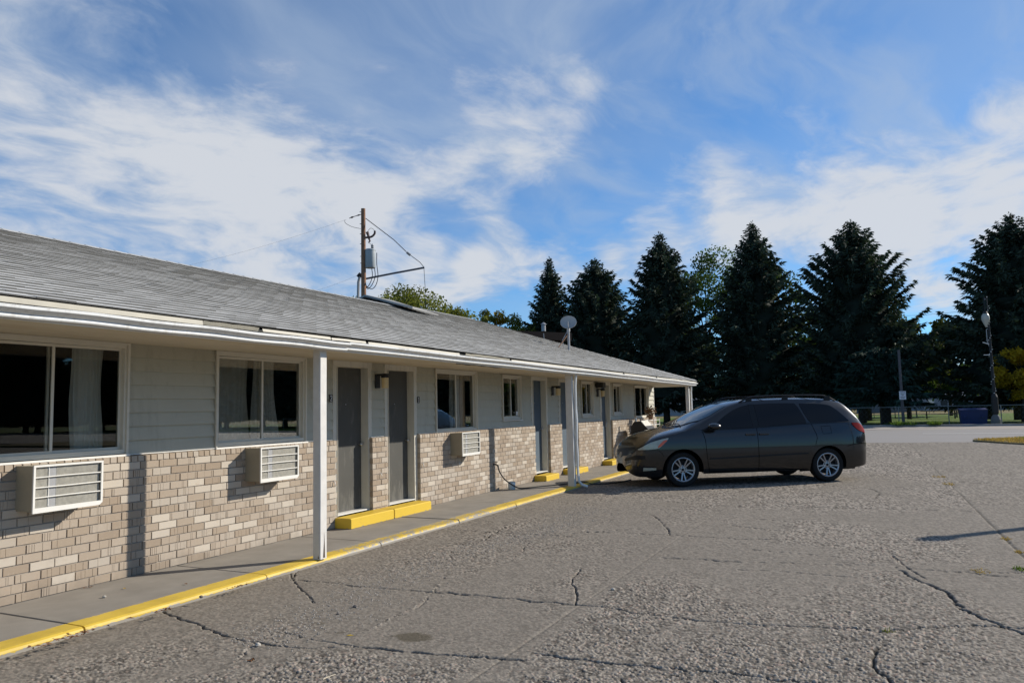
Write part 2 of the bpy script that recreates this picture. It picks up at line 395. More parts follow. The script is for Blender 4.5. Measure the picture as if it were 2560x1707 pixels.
def _yellow2(nt, c, vec, b):
    pos = nt.new('ShaderNodeNewGeometry').outputs['Position']; x, y, z = nt.sep(pos)
    f = nt.noise(pos, 14, 6, .7)
    q = nt.math('ADD', f, nt.maprange(z, 0, .035, .2, 0))
    c = nt.mix(nt.maprange(q, .70, .76), c, (.30, .27, .22))
    c = nt.mix(nt.maprange(nt.noise(nt.mapping(pos, (1, 2, 5)), 7, 5, .7), .56, .72, 0, .5), c, (.36, .25, .06))
    return nt.mix(nt.maprange(nt.noise(pos, 40, 3, .6), .5, .8, 0, .25), c, (.5, .33, .05))
M_stepyellow = material('yellow_step_paint', (0.68, 0.46, 0.04), 0.5, 0.4, extra=_yellow2)

# ================================================================== THE MOTEL
YB, YS, YD = 6.92, 7.00, 7.115            # brick face, siding face, door face
XEND = 25.75
motel = thing('motel_building', (3.0, 6.92, 0), 'long single storey motel with brick wainscot, grey siding and grey shingled roof', 'motel building')
def sof(x): return 2.372-0.0044*(x-5)    # underside of the eave, sagging slightly along the front
def eave_drop(x): return -0.0044*(x-4)
BRICKSEG = [(2.6, 8.60), (9.44, 9.84), (10.76, 15.48), (16.33, 17.07), (18.19, 20.085), (20.95, XEND)]
WINS = [(3.73, 5.317, 1.232, None, 4.52), (6.465, 8.013, 1.232, None, 7.225), (11.36, 12.875, 1.205, 2.335, 12.10), (13.98, 14.885, 1.374, 2.313, 14.42),
        (18.59, 19.51, 1.360, 2.293, 19.06), (21.22, 22.08, 1.368, 2.275, 21.66), (23.39, 25.0, 1.212, 2.262, 24.20)]
DOORS = [(8.59, 9.50, M_doorgrey, 1), (9.843, 10.76, M_doorgrey, 1), (15.435, 16.35, M_doorblue, 1), (17.05, 18.2, M_doorblue, 1), (20.08, 20.99, M_doorblue, 1)]

# ---- brick wainscot: every brick its own piece, scored like the wire-cut bricks of the photo
CH = 0.0822; BH = 0.0705; BL = 0.218; BD = 0.095
def brick_mesh(kind, tone):
    b = MB(); b.t = tone
    r = random.Random(kind*31+7)
    cuts = [0]
    if kind % 3 != 0:
        n = r.choice((2, 3, 4)); cc_ = r.uniform(.25, .75); cuts += sorted(min(.92, max(.08, r.gauss(cc_, .2)))*BL for _ in range(n))
    cuts.append(BL)
    cuts = [c for i, c in enumerate(cuts) if i == 0 or c-cuts[i-1] > .012] 
    cuts[-1] = BL
    b.box(0, .005, 0, BL, BD, BH)
    for a, c in zip(cuts, cuts[1:]):
        p = r.uniform(-.0012, .0012)
        b.box(a+(.0018 if a > 0 else 0), p, .0006, c-(.0018 if c < BL else 0), .005, BH-.0006)
    return b
TONES = [1.22, 1.06, 1.0, .94, .88, 1.12, .84, 1.04, .97, 1.26, .90, 1.0, 1.08, .86, .95]
BRK = [brick_mesh(k, TONES[k]) for k in range(15)]
def rowlock_mesh(k):
    b = MB(); b.t = [.98, .9, 1.06, .85, 1.12][k]
    return b.add([(0, 0, 0), (.066, 0, 0), (.066, BD, 0), (0, BD, 0), (0, .003, .056), (.066, .003, .056), (.066, BD, .066), (0, BD, .066)],
                 [(0, 3, 2, 1), (4, 5, 6, 7), (0, 1, 5, 4), (1, 2, 6, 5), (2, 3, 7, 6), (3, 0, 4, 7)])
RWL = [rowlock_mesh(k) for k in range(5)]
brick_walls = []; brick_list = []        # (x, wall index, mesh list, mesh index, location, scale x)
for wi, (xa, xb) in enumerate(BRICKSEG):
    w = MB().box(xa+.012, YB+.011, -.12, xb-.012, YS+.01, 1.15)
    brick_walls.append(w.build('brick_wall', M_mortar, motel))
    for c in range(14):
        off = ((c % 2)*.5+(0.12 if c % 4 == 1 else 0)+rng.uniform(-.03, .03))*.23
        x = xa-off
        while x < xb-.02:
            a = max(x, xa); e = min(x+BL, xb)
            if e-a > .035:
                brick_list.append((a, wi, 'b', int(rng.integers(0, 15)), (a, YB+rng.uniform(-.0025, .0025), c*CH+.004+rng.uniform(-.001, .001)), (e-a)/BL))
            x += .23
    x = xa; n = int(round((xb-xa)/.0781)); st = (xb-xa+.012)/n
    for k in range(n):
        brick_list.append((xa+k*st, wi, 'r', int(rng.integers(0, 5)), (xa+k*st, YB+rng.uniform(-.003, .003), 1.151+rng.uniform(-.002, .002)), (st-.012)/.066))
inview = sorted([b for b in brick_list if b[0] > 3.75], key=lambda b: b[0])
single = inview[:300]; ids = set(id(b) for b in single)
bm_ = [b.mesh('brick', M_brick) for b in BRK]; rm_ = [b.mesh('brick', M_brick) for b in RWL]
mo = ORIGIN[motel.name]
for (x, wi, kd, mi, loc, sx_) in single:
    o = bpy.data.objects.new('brick', (bm_ if kd == 'b' else rm_)[mi]); COL.objects.link(o); o.parent = brick_walls[wi]
    o.location = Vector(loc)-mo; o.scale = (sx_, 1, 1)
rest = {}
for b in brick_list:
    if id(b) in ids: continue
    (x, wi, kd, mi, loc, sx_) = b
    src = (BRK if kd == 'b' else RWL)[mi]; m = rest.setdefault(wi, MB()); m.t = src.t
    m.add([(p[0]*sx_+loc[0], p[1]+loc[1], p[2]+loc[2]) for p in src.v], src.f)
for wi, m in rest.items():
    tag(m.build('brick', M_brick, brick_walls[wi]), kind='stuff')

# ---- wall core behind the siding, end walls, rooms
core = MB(); opens = sorted([(a, b, z0, z1) for a, b, z0, z1, _ in WINS]+[(a, b, -1, 2.36) for a, b, _, _ in DOORS])
xx = 1.6
for a, b, z0, z1 in opens:
    core.box(xx, YS+.012, 0, a+.02, YS+.12, sof(xx)+.02)
    if z0 > 0: core.box(a+.02, YS+.012, 0, b-.02, YS+.12, z0+.02)
    if z1 is not None: core.box(a+.02, YS+.012, z1-.02, b-.02, YS+.12, sof(a)+.02)
    xx = b-.02
core.box(xx, YS+.012, 0, XEND-.01, YS+.12, sof(xx)+.02)
core.box(XEND-.13, YS+.12, 0, XEND-.01, 14.4, 2.3); core.box(1.6, YS+.12, 0, 1.72, 14.4, 2.36); core.box(1.6, 14.4, 0, XEND, 14.55, 2.3)
core.build('wall', M_siding, motel)
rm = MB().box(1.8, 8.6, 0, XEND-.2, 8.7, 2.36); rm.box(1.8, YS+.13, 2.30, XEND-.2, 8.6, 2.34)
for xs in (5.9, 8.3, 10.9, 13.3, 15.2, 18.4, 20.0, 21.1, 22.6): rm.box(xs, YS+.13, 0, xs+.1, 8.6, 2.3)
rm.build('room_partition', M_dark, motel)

# ---- lap siding, plank by plank
LAP = 0.1437
for k in range(8):
    z0 = 1.221+k*LAP; z1 = z0+LAP
    cuts = []
    for a, b, w0, w1 in opens:
        if z1 > w0+.03 and (w1 is None or z0 < w1-.03): cuts.append((a, b))
    x = 2.6
    for a, b in cuts+[(XEND-.02, 99)]:
        if a-x > .02:
            top = min(z1+.004, min(sof(x), sof(a)) + .01)
            m = MB(); y0 = YS-.027
            m.hexa([(x, y0, z0), (a, y0, z0), (a, YS+.011, z0), (x, YS+.011, z0)], [(x, YS+.002, top), (a, YS+.002, top), (a, YS+.011, top), (x, YS+.011, top)])
            m.build('siding_plank', M_siding, motel)
        x = b
cap = MB()
for xa, xb in BRICKSEG:                                         # white drip ledge on top of the bricks
    x = xa+.02
    for a, b, w0, w1, _ in [w for w in WINS if w[2] < 1.3]+[(XEND, 99, 0, 0, 0)]:
        if b < xa or x >= xb: continue
        e = min(a, xb-.05)
        if e > x+.02: cap.box(x, YB+.036, 1.2175, e, YS-.013, 1.2255)
        x = max(x, b)
cap.build('drip_ledge', M_white, motel)
MB().box(XEND-.03, YS-.02, 1.222, XEND+.005, YS+.02, sof(XEND)).build('corner_trim', M_white, motel)

# ---- windows
def build_window(a, b, z0, z1, mul):
    z1 = z1 if z1 is not None else sof(a)-.004
    w = MB(); f = .048; yo = YS-.045; yi = YS+.05
    z1b = z1 if z1 < sof(b)-.003 else sof(b)-.004
    win = MB().box(a+.005, yo+.02, z0+.004, a+f, yi, z1-.004)       # the window itself: left jamb, the rest hangs under it
    win.box(b-f, yo+.02, z0+.004, b-.005, yi, z1b-.004)
    win.hexa([(a+f, yo+.02, z1-f-.006), (b-f, yo+.02, z1b-f-.006), (b-f, yi, z1b-f-.006), (a+f, yi, z1-f-.006)], [(a+f, yo+.02, z1-.006), (b-f, yo+.02, z1b-.006), (b-f, yi, z1b-.006), (a+f, yi, z1-.006)])
    win.box(a+f, yo+.02, z0+.004, b-f, yi, z0+f)
    win = win.build('window', M_vinyl, motel)
    fr = MB()                                                       # outer trim, proud of the siding
    t = .022
    fr.box(a-.004, yo, z0-.002, a+t, yo+.019, z1); fr.box(b-t, yo, z0-.002, b+.004, yo+.019, z1b)
    fr.hexa([(a+t, yo+.001, z1-t), (b-t, yo+.001, z1b-t), (b-t, yo+.019, z1b-t), (a+t, yo+.019, z1-t)], [(a+t, yo+.001, z1-.001), (b-t, yo+.001, z1b-.001), (b-t, yo+.019, z1b-.001), (a+t, yo+.019, z1-.001)])
    fr.build('frame', M_vinyl, win)
    MB().box(a-.012, yo-.018, z0-.022, b+.012, yo+.019, z0-.003).build('sill', M_white, win)
    # sliding sashes
    zc = min(z1, z1b)-f-.006
    for x0, x1, y in ((a+f, mul+.03, YS+.012), (mul-.03, b-f, YS+.032)):
        sa = MB(); q = .026
        sa.box(x0, y-.012, z0+f, x0+q, y+.007, zc); sa.box(x1-q, y-.012, z0+f, x1, y+.007, zc)
        sa.box(x0+q, y-.012, z0+f, x1-q, y+.007, z0+f+q); sa.box(x0+q, y-.012, zc-q, x1-q, y+.007, zc)
        sa.build('sash', M_vinyl, win)
        MB().box(x0+q-.002, y-.004, z0+f+q-.002, x1-q+.002, y, zc-q+.002).build('pane', M_glass, win)
    return win
for w in WINS: build_window(*w)

# ---- doors
DW = {}
for i, (a, b, m, hand) in enumerate(DOORS):
    top = sof(a)-.005; zt = 2.285+eave_drop(a)
    dm = MB().box(a+.085, YD, .165, b-.085, YD+.045, zt)
    d = dm.build('door', m, motel)
    fr = MB().box(a, YS-.022, .02, a+.084, YD+.07, zt+.001); fr.box(b-.084, YS-.022, .02, b, YD+.07, zt+.001)
    fr.box(a, YS-.028, zt+.002, b, YD+.07, min(top, zt+.088))
    fr.box(a+.084, YS-.036, .02, a+.09, YS-.027, zt); 
    fr.build('frame', M_trimgrey, d)
    MB().box(a+.086, YS-.02, .145, b-.086, YD+.05, .163).build('threshold', M_white, d)
    kx = b-.135 if hand else a+.135
    kb = MB().lathe([(.03, -.012), (.03, -.004), (.012, -.004), (.012, .03), (.026, .038), (.03, .05), (.02, .062), (.002, .064)], 14, (kx, YD-.001, 1.12), 'y')
    kb.v = [(p[0], 2*(YD-.001)-p[1], p[2]) for p in kb.v]
    kb.build('knob', M_metal, d, smooth=True)
    MB().lathe([(.008, -.006), (.008, .001)], 8, ((a+b)/2, YD-.001, 1.72), 'y').build('peephole', M_metal, d)
    DW[i] = d
# lock box and the notice on the last door
a, b = DOORS[4][:2]
MB().bbox(b-.17, YD-.05, 1.02, b-.10, YD-.001, 1.20).build('lock_box', M_metal, DW[4])

# ---- roof
PITCH = 1/3.0
YE = 5.49
def zr(x, y): 
    e = 2.474+eave_drop(x); h = (y-YE)/(10.29-YE)
    return e*(1-h)+4.094*h
def xhip(y): return XEND-.12-(y-YE)*1.0
roof = MB()
rows = []
for y in (YE+.01, 6.5, 8, 9.2, 10.29): rows.append([(x, y, zr(x, y)-.03) for x in (1.2, 6, 11, xhip(y))])
roof.grid(rows)
roof.grid([[(15.3, 10.29, zr(15.3, 10.29)-.03), (xhip(10.29), 10.29, zr(20, 10.29)-.03)], [(15.3, 11.02, 4.30), (xhip(11.02), 11.02, 4.30)]])
roof.grid([[(1.2, 10.29, 4.06), (15.3, 10.29, 4.06)], [(1.2, 15.2, 2.40), (15.3, 15.2, 2.40)]])
roof.grid([[(15.3, 11.02, 4.30), (xhip(11.02), 11.02, 4.30)], [(15.3, 16.4, 2.40), (XEND, 16.4, 2.40)]])
roof.quad((XEND-.12, YE, zr(25.5, YE)-.03), (xhip(11.02), 11.02, 4.30), (XEND, 16.4, 2.40), (XEND, 16.4, 2.38))
roof.quad((1.2, YE, 2.3), (1.2, 10.29, 4.06), (1.2, 15.2, 2.3), (1.2, 15.2, 2.28))
roofo = roof.build('roof', M_deck, motel)
EXP = .1295
SH = []
for k in range(12):
    b = MB(); b.t = [1.0, .96, 1.05, .92, 1.02, .98, 1.08, .94, 1.0, .9, 1.03, .97][k]
    L = .302; e = .135+.03
    t0 = .0125+.0014*(k % 4); z_ = .0012*(k % 3 == 1)
    b.hexa([(0, 0, .001+z_), (L, 0, .001), (L, e, -.012), (0, e, -.012)], [(0, -.001, t0+z_), (L, -.001, t0), (L, e, .002), (0, e, .002)])
    b.tone[2] = .27; b.tone[3] = b.tone[5] = .6            # cut edges darkened: bare asphalt plus a painted shadow line under each row
    SH.append(b)
PA = math.atan(PITCH)
place = []
nrow = int((11.02-YE)/EXP)
for r in range(nrow):
    y = YE-.012+r*EXP
    xs = 2.2-(r % 2)*.152-rng.uniform(0, .02)
    x1 = xhip(y)
    if y > 10.25: xs = 15.30
    x = xs
    while x < x1-.02:
        L = .305; e = min(x+.302, x1)
        place.append((x, y, zr(x, y)+.004, int(rng.integers(0, 12)), max((e-x)/.302, .1)))
        x += L
def inframe(p):
    d = np.array(p)-np.array([0, 0, EYE]); z = d@fw
    if z < .3: return None
    return 1280+FPX*(d@rt)/z, 853.5-FPX*(d@up)/z, z
sc_ = []
for p in place:
    q = inframe(p[:3])
    if q and -60 < q[0] < 2600: sc_.append((q[2], p))
sc_.sort(key=lambda t: t[0]); near = [p for _, p in sc_[:300]]; nid = set(id(p) for p in near)
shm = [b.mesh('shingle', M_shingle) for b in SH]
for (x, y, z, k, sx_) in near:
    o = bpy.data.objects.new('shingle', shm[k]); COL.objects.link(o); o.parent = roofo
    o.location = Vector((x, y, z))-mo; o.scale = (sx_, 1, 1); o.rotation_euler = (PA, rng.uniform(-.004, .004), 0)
st = MB(); ca, sa_ = math.cos(PA), math.sin(PA)
for p in place:
    if id(p) in nid: continue
    x, y, z, k, sx_ = p
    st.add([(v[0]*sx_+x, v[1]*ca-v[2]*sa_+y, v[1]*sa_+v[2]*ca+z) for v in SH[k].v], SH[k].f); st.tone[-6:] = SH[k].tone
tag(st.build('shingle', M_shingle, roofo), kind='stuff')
rc = MB()                                                      # ridge and hip caps
def caps(a, b, n):
    a = Vector(a); b = Vector(b)
    for i in range(n):
        p = a.lerp(b, i/n); q = a.lerp(b, (i+1.15)/n); rc.t = rng.uniform(.8, .97)
        d = (b-a).normalized(); s_ = d.cross(Vector((0, 0, 1))).normalized()*.13; dn = Vector((0, 0, -.045)); u = Vector((0, 0, .018))
        rc.add([p+s_+dn, p+u*.4, p-s_+dn, q+s_+dn+u, q+u, q-s_+dn+u, p+s_+dn+u*.8, p+u*1.4, p-s_+dn+u*.8], [(0, 1, 4, 3), (1, 2, 5, 4), (6, 7, 4, 3), (7, 8, 5, 4), (0, 1, 7, 6), (1, 2, 8, 7)])
caps((1.2, 10.29, 4.105), (15.3, 10.29, 4.105), 60); caps((15.1, 11.02, 4.345), (xhip(11.02), 11.02, 4.345), 24)
caps((XEND-.14, YE+.02, zr(25.5, YE)+.03), (xhip(11.02), 11.02, 4.33), 34)
tag(rc.build('ridge_cap', M_shingle, roofo), kind='stuff')
# the rear gable that rises behind the main ridge
M_bluewall = material('blue_gable', (0.16, 0.22, 0.29), .7, .2)
g = MB(); g.prism([(15.45, 9.3, 3.70), (15.45, 11.02, 4.36), (15.45, 12.8, 3.70)], (.08, 0, 0)); g.build('rear_gable', M_bluewall, motel)
g = MB(); g.t = .75
g.hexa([(14.75, 9.65, 3.98), (15.9, 9.65, 3.94), (15.9, 11.02, 4.38), (14.75, 11.02, 4.38)], [(14.75, 9.65, 4.03), (15.9, 9.65, 3.96), (15.9, 11.02, 4.43), (14.75, 11.02, 4.43)])
g.hexa([(14.75, 11.02, 4.38), (15.9, 11.02, 4.38), (15.9, 13.0, 3.62), (14.75, 13.0, 3.62)], [(14.75, 11.02, 4.43), (15.9, 11.02, 4.43), (15.9, 13.0, 3.67), (14.75, 13.0, 3.67)])
g.build('gable_overhang', M_shingle, motel)
# ---- roof edge: soffit, fascia, gutter, flashing
m = MB()
for i in range(12):
    xa = 1.2+i*(XEND-.12-1.2)/12; xb = 1.2+(i+1)*(XEND-.12-1.2)/12
    m = MB(); g_ = .004
    m.hexa([(xa, 5.565, sof(xa)-.045), (xb-g_, 5.565, sof(xb)-.045), (xb-g_, YS+.02, sof(xb)), (xa, YS+.02, sof(xa))],
           [(xa, 5.565, sof(xa)-.033), (xb-g_, 5.565, sof(xb)-.033), (xb-g_, YS+.02, sof(xb)+.012), (xa, YS+.02, sof(xa)+.012)])
    m.build('soffit_board', M_soffit, motel)
m = MB(); xa, xb = 1.2, XEND-.12
for (y0, y1, z0, z1) in ((5.545, 5.563, -.062, .085),):
    m.hexa([(xa, y0, sof(xa)+z0), (xb, y0, sof(xb)+z0), (xb, y1, sof(xb)+z0), (xa, y1, sof(xa)+z0)], [(xa, y0, sof(xa)+z1), (xb, y0, sof(xb)+z1), (xb, y1, sof(xb)+z1), (xa, y1, sof(xa)+z1)])
m.box(xb, 5.545, sof(xb)-.06, xb+.02, 9, sof(xb)+.085)
m.build('fascia', M_white, motel)
PROF = [(5.543, .034), (5.540, -.046), (5.503, -.048), (5.494, -.044), (5.489, -.034), (5.490, -.024), (5.497, -.016), (5.440, .014), (5.436, .018), (5.434, .038), (5.446, .042), (5.450, .034), (5.456, .02), (5.530, -.035), (5.534, .03)]
for xa, xb, dz in ((1.2, 7.02, -.004), (7.0, XEND-.06, .004)):
    m = MB(); n = 24
    m.grid([[(xa+(xb-xa)*i/n, y, sof(xa+(xb-xa)*i/n)+z+dz+.004*math.sin(i*1.3)) for y, z in PROF] for i in range(n+1)])
    for xe in (xa, xb): m.add([(xe, y, sof(xe)+z+dz) for y, z in PROF], [tuple(range(len(PROF)))])
    m.build('gutter', M_gutter, motel, smooth=25)
m = MB()
def flash(x0, x1, tilt, zo, w=.058, n=6, wob=.0):
    m = MB(); rows = []
    for i in range(n+1):
        x = x0+(x1-x0)*i/n; z = sof(x)+.050+zo+rng.uniform(-wob, wob); k = tilt+rng.uniform(-wob, wob)*3
        rows.append([(x, YE-.012-k*w*.3, z), (x, YE-.010, z+w*.86)])
    m.grid(rows); m.build('flashing', M_flash, motel)
flash(1.2, 4.92, .2, -.002, .048); flash(4.93, 5.62, -1.6, .006, .04, 8, .003); flash(5.66, 6.7, .9, .002, .036, 5); flash(6.72, 7.35, .7, .004, .03, 5, .004)
flash(7.4, 9.6, .9, -.002, .036, 8, .003); flash(9.8, 11.3, -.9, .008, .032, 10, .006); flash(11.35, 17.5, .8, -.004, .038, 12, .003); flash(17.6, 20.5, .9, -.002, .038, 6, .004)
flash(20.6, XEND-.1, 1.0, .002, .04, 14, .008)
m = MB()
for i in range(9):
    x = 9.9+i*.16; m.box(x, 5.60+rng.uniform(-.01, .02), sof(x)-.056, x+.13, 5.70+rng.uniform(-.02, .05), sof(x)-.046)
m.build('rotten_soffit', M_rot, motel)
# ---- porch posts and downspouts
def post(x, y, wx, wy, lean=0.0, split=False):
    m = MB(); zt = sof(x)-.044; h = .5
    rows = []
    for k in range(13):
        z = zt*k/12; o_ = lean*(z/zt); c = .006
        j = rng.uniform(-.0012, .0012)
        rows.append([(x+o_-wx/2+c+j, y-wy/2, z), (x+o_+wx/2-c+j, y-wy/2, z), (x+o_+wx/2+j, y-wy/2+c, z), (x+o_+wx/2+j, y+wy/2-c, z), (x+o_+wx/2-c, y+wy/2, z), (x+o_-wx/2+c, y+wy/2, z), (x+o_-wx/2+j, y+wy/2-c, z), (x+o_-wx/2+j, y-wy/2+c, z), (x+o_-wx/2+c+j, y-wy/2, z)])
    m.grid(rows); o = m.build('porch_post', M_wornwhite, motel)
    return o
p1 = post(6.745, 5.665, .115, .105)
cr = MB()
cr.add([(6.735, 5.611, .015), (6.768, 5.611, .012), (6.762, 5.611, .16), (6.752, 5.611, .30), (6.748, 5.611, .17)], [(0, 1, 2, 3, 4)])
cr.add([(6.686, 5.628, .01), (6.686, 5.646, .012), (6.686, 5.64, .05)], [(0, 1, 2)])
cr.build('split', material('bare_split_wood', (.10, .08, .065), .9, .1, var=.4, vscale=30), p1)
post(14.62, 5.74, .105, .145)
post(25.15, 5.68, .11, .11)
def downspout(x, y, wob):
    m = MB(); pts = [(x, y-.02, sof(x)-.03)]
    for k in range(1, 9): pts.append((x+rng.uniform(-wob, wob), y+rng.uniform(-wob, wob)*.6, sof(x)-.04-2.16*k/9))
    pts += [(x+.01, y-.01, .10), (x+.06, y-.06, .02), (x+.13, y-.15, -.02)]
    m.tube(pts, .030, 6); m.build('downspout', M_gutter, motel)
downspout(14.672, 5.628, .012); downspout(25.42, 5.62, .006)

# ---- walkway: slabs with tooled joints, painted edge
walk = MB().box(-2, 5.66, -.40, 27.5, 6.95, -.13).build('sidewalk', M_concrete); tag(walk, kind='structure')
JX = [2.02+1.945*i for i in range(14)]
for i, (a, b) in enumerate(zip(JX, JX[1:])):
    dz = rng.uniform(-.004, .003); g = .008
    m = MB().bbox(a+g, 5.856, -.16, b-g, 6.93, dz, .006); m.build('slab', M_concrete, walk)
    # rounded kerb edge with chipped nose
    n = 14; rows = []
    for k in range(n+1):
        x = a+g+(b-a-2*g)*k/n; ch = rng.uniform(0, .010) if 7 < x < 15 else rng.uniform(0, .005)
        rows.append([(x, 5.640+ch*.3, -.16), (x, 5.633+ch, -.03-ch), (x, 5.640+ch*1.2, -.010-ch*.6+dz), (x, 5.662+ch, dz-.001), (x, 5.858, dz+.0005), (x, 5.858, -.16)])
    m = MB().grid(rows)
    for r in (rows[0], rows[-1]): m.add(r, [tuple(range(6))])
    m.build('kerb_edge', M_yellow, walk, smooth=20)

# ================================================================== THINGS ON AND ALONG THE FRONT
# ---- air conditioners
def ac(x0, z0, label):
    w, h, yf = .655, .41, 6.68
    t = thing('air_conditioner', (x0+w/2, 6.92, z0), label, 'air conditioner', 'air conditioners through the motel wall')
    m = MB(); x1, z1 = x0+w, z0+h
    m.box(x0, yf+.006, z0+.03, x0+.008, YB+.02, z1); m.box(x1-.008, yf+.006, z0+.03, x1, YB+.02, z1)
    m.box(x0+.008, yf+.006, z1-.008, x1-.008, YB+.02, z1-.001); m.box(x0+.008, yf+.006, z0+.012, x1-.008, YB+.02, z0+.03)
    m.build('housing', M_acbeige, t)
    m = MB(); f = .016; y0, y1 = yf-.012, yf+.004
    m.box(x0-.002, y0, z0+.045, x0+f, y1, z1-.012); m.box(x1-f, y0, z0+.045, x1+.002, y1, z1-.012)
    m.box(x0-.002, y0, z1-.0115, x1+.002, y1, z1+.006)
    m.add([(x0-.002, y0, z0), (x1-.03, y0, z0+.004), (x1+.002, y0, z0+.03), (x1+.002, y0, z0+.0445), (x0-.002, y0, z0+.0445), (x0-.002, y1, z0), (x1-.03, y1, z0+.004), (x1+.002, y1, z0+.03), (x1+.002, y1, z0+.0445), (x0-.002, y1, z0+.0445)],
          [(0, 1, 2, 3, 4), (9, 8, 7, 6, 5), (0, 1, 6, 5), (1, 2, 7, 6), (2, 3, 8, 7), (3, 4, 9, 8), (4, 0, 5, 9)])
    m.build('front_frame', M_white, t)
    for k in range(3):
        zz_ = z0+.045+(h-.06)*(k+1)/4
        MB().tube([(x0+f, yf-.004, zz_), (x0+w/2, yf-.006, zz_+rng.uniform(-.003, .003)), (x1-f, yf-.004, zz_)], .0055, 6).build('grille_bar', M_white, t)
    MB().tube([(x0+.145, yf+.01, z0+.05), (x0+.145, yf+.008, z1-.012)], .004, 5).build('grille_bar', M_white, t)
    m = MB()                                                     # the condenser coil: upright fins
    m.box(x0+.009, yf+.045, z0+.031, x1-.009, yf+.05, z1-.0085)
    n = 62
    for k in range(n):
        xx_ = x0+.018+(w-.036)*k/n
        if .145 < xx_-x0 < .215: continue
        m.box(xx_, yf+.012, z0+.032, xx_+.0045, yf+.0445, z1-.009)
    m.build('coil', M_acfin, t)
    MB().box(x0+.15, yf+.012, z0+.032, x0+.213, yf+.016, z1-.0095).build('baffle', M_metal2, t)
    return t
M_metal2 = material('galvanised_metal', (.33, .33, .33), .5, .5, metal=.3, var=.1)
ac(4.18, .785, 'beige air conditioner under the big window nearest the camera')
ac(6.88, .790, 'beige air conditioner under the second window, just left of the front porch post')
ac(11.75, .785, 'beige air conditioner right of door number 1, smallest of the three in view')

# ---- curtains behind the panes
def curtain(x0, x1, z0, z1, y, mat_, label, sweep=0.0, folds=9):
    n = folds*6; rows = []
    for j in range(9):
        z = z1+(z0-z1)*j/8; rr = []
        for i in range(n+1):
            u = i/n; x = x0+(x1-x0)*u+sweep*(j/8)**2*(u-.3)
            uu = u+.035*math.sin(u*9+folds)+.02*math.sin(u*17+1.3*folds); am = .55+.45*math.sin(u*5+folds*1.7)
            rr.append((x+.008*math.sin(j*.9+u*8), y+.036*am*math.sin(uu*folds*2*math.pi+.5*math.sin(j*.6+u*3))*(.55+.45*j/8)+.012*math.sin(u*13+j*.4), z))
        rows.append(rr)
    o = MB().grid(rows).build('curtain', mat_, None, smooth='all')
    return tag(o, label, 'curtain', 'curtains in the motel windows')
curtain(4.83, 5.15, 1.25, 2.34, 7.17, M_curtain, 'pale green curtain gathered in the right pane of the window nearest the camera')
curtain(6.55, 7.16, 1.25, 2.33, 7.19, M_curtain, 'pale green curtain filling the left pane of the second window')
curtain(7.26, 7.62, 1.25, 2.33, 7.17, M_curtain, 'pale green curtain swept aside in the right pane of the second window', .16, 7)
curtain(11.40, 11.52, 1.22, 2.30, 7.17, M_curtain, 'narrow green curtain at the left edge of the window right of door number 1', 0, 3)
curtain(12.18, 12.52, 1.22, 2.30, 7.17, M_curtain, 'green curtain in the right pane of the window right of door number 1', 0, 6)
curtain(12.55, 12.68, 1.22, 2.30, 7.16, M_curtain2, 'narrow tan curtain at the right edge of the window right of door number 1', 0, 3)
curtain(14.66, 14.78, 1.40, 2.27, 7.17, M_curtain2, 'tan curtain in the small window left of the first blue door', 0, 3)
curtain(18.68, 18.98, 1.40, 2.25, 7.17, M_curtain2, 'brown curtain in the small window right of the second porch post', 0, 4)
curtain(21.26, 21.55, 1.40, 2.24, 7.17, M_curtain2, 'brown curtain in the small window right of the door with the notice', 0, 4)
curtain(23.46, 24.12, 1.25, 2.23, 7.17, M_curtain2, 'dark tan curtain in the last window by the building corner', 0, 6)
# ---- small stickers on the window corners
M_paper = material('white_paper', (.75, .75, .74), .7, .2)
for x, z, L in ((14.72, 1.46, 'small white sticker on the window left of the first blue door'), (19.40, 1.44, 'small white sticker on the window right of the second porch post'), (21.98, 1.44, 'small white sticker on the window right of the notice')):
    tag(MB().box(x, YS+.020, z, x+.085, YS+.0265, z+.085).build('sticker', M_paper), L, 'sticker', 'security stickers in the small windows')
# ---- wall lamps
def wall_lamp(x, z, label):
    t = thing('wall_lamp', (x, YS, z), label, 'wall lamp', 'wall lamps beside the doors')
    y = YS-.02
    MB().bbox(x-.055, y-.03, z-.20, x+.055, y, z+.02, .008).build('backplate', M_black, t)
    m = MB(); m.box(x-.045, y-.20, z-.012, x+.045, y-.031, z+.02); m.lathe([(.062, -.03), (.062, .0), (.045, .022), (.01, .03)], 12, (x, y-.155, z-.012)); m.build('arm', M_black, t)
    m = MB(); m.lathe([(.052, -.19), (.055, -.12), (.055, -.032), (.03, -.031)], 14, (x, y-.155, z-.012)); m.build('lantern', M_lantern, t, smooth=True)
    return t
wall_lamp(9.64, 2.165, 'black wall lamp with yellowed lantern between the two charcoal doors')
wall_lamp(16.66, 2.10, 'black wall lamp with yellowed lantern left of the second porch post')
wall_lamp(19.88, 2.085, 'black wall lamp with yellowed lantern left of the door with the notice')
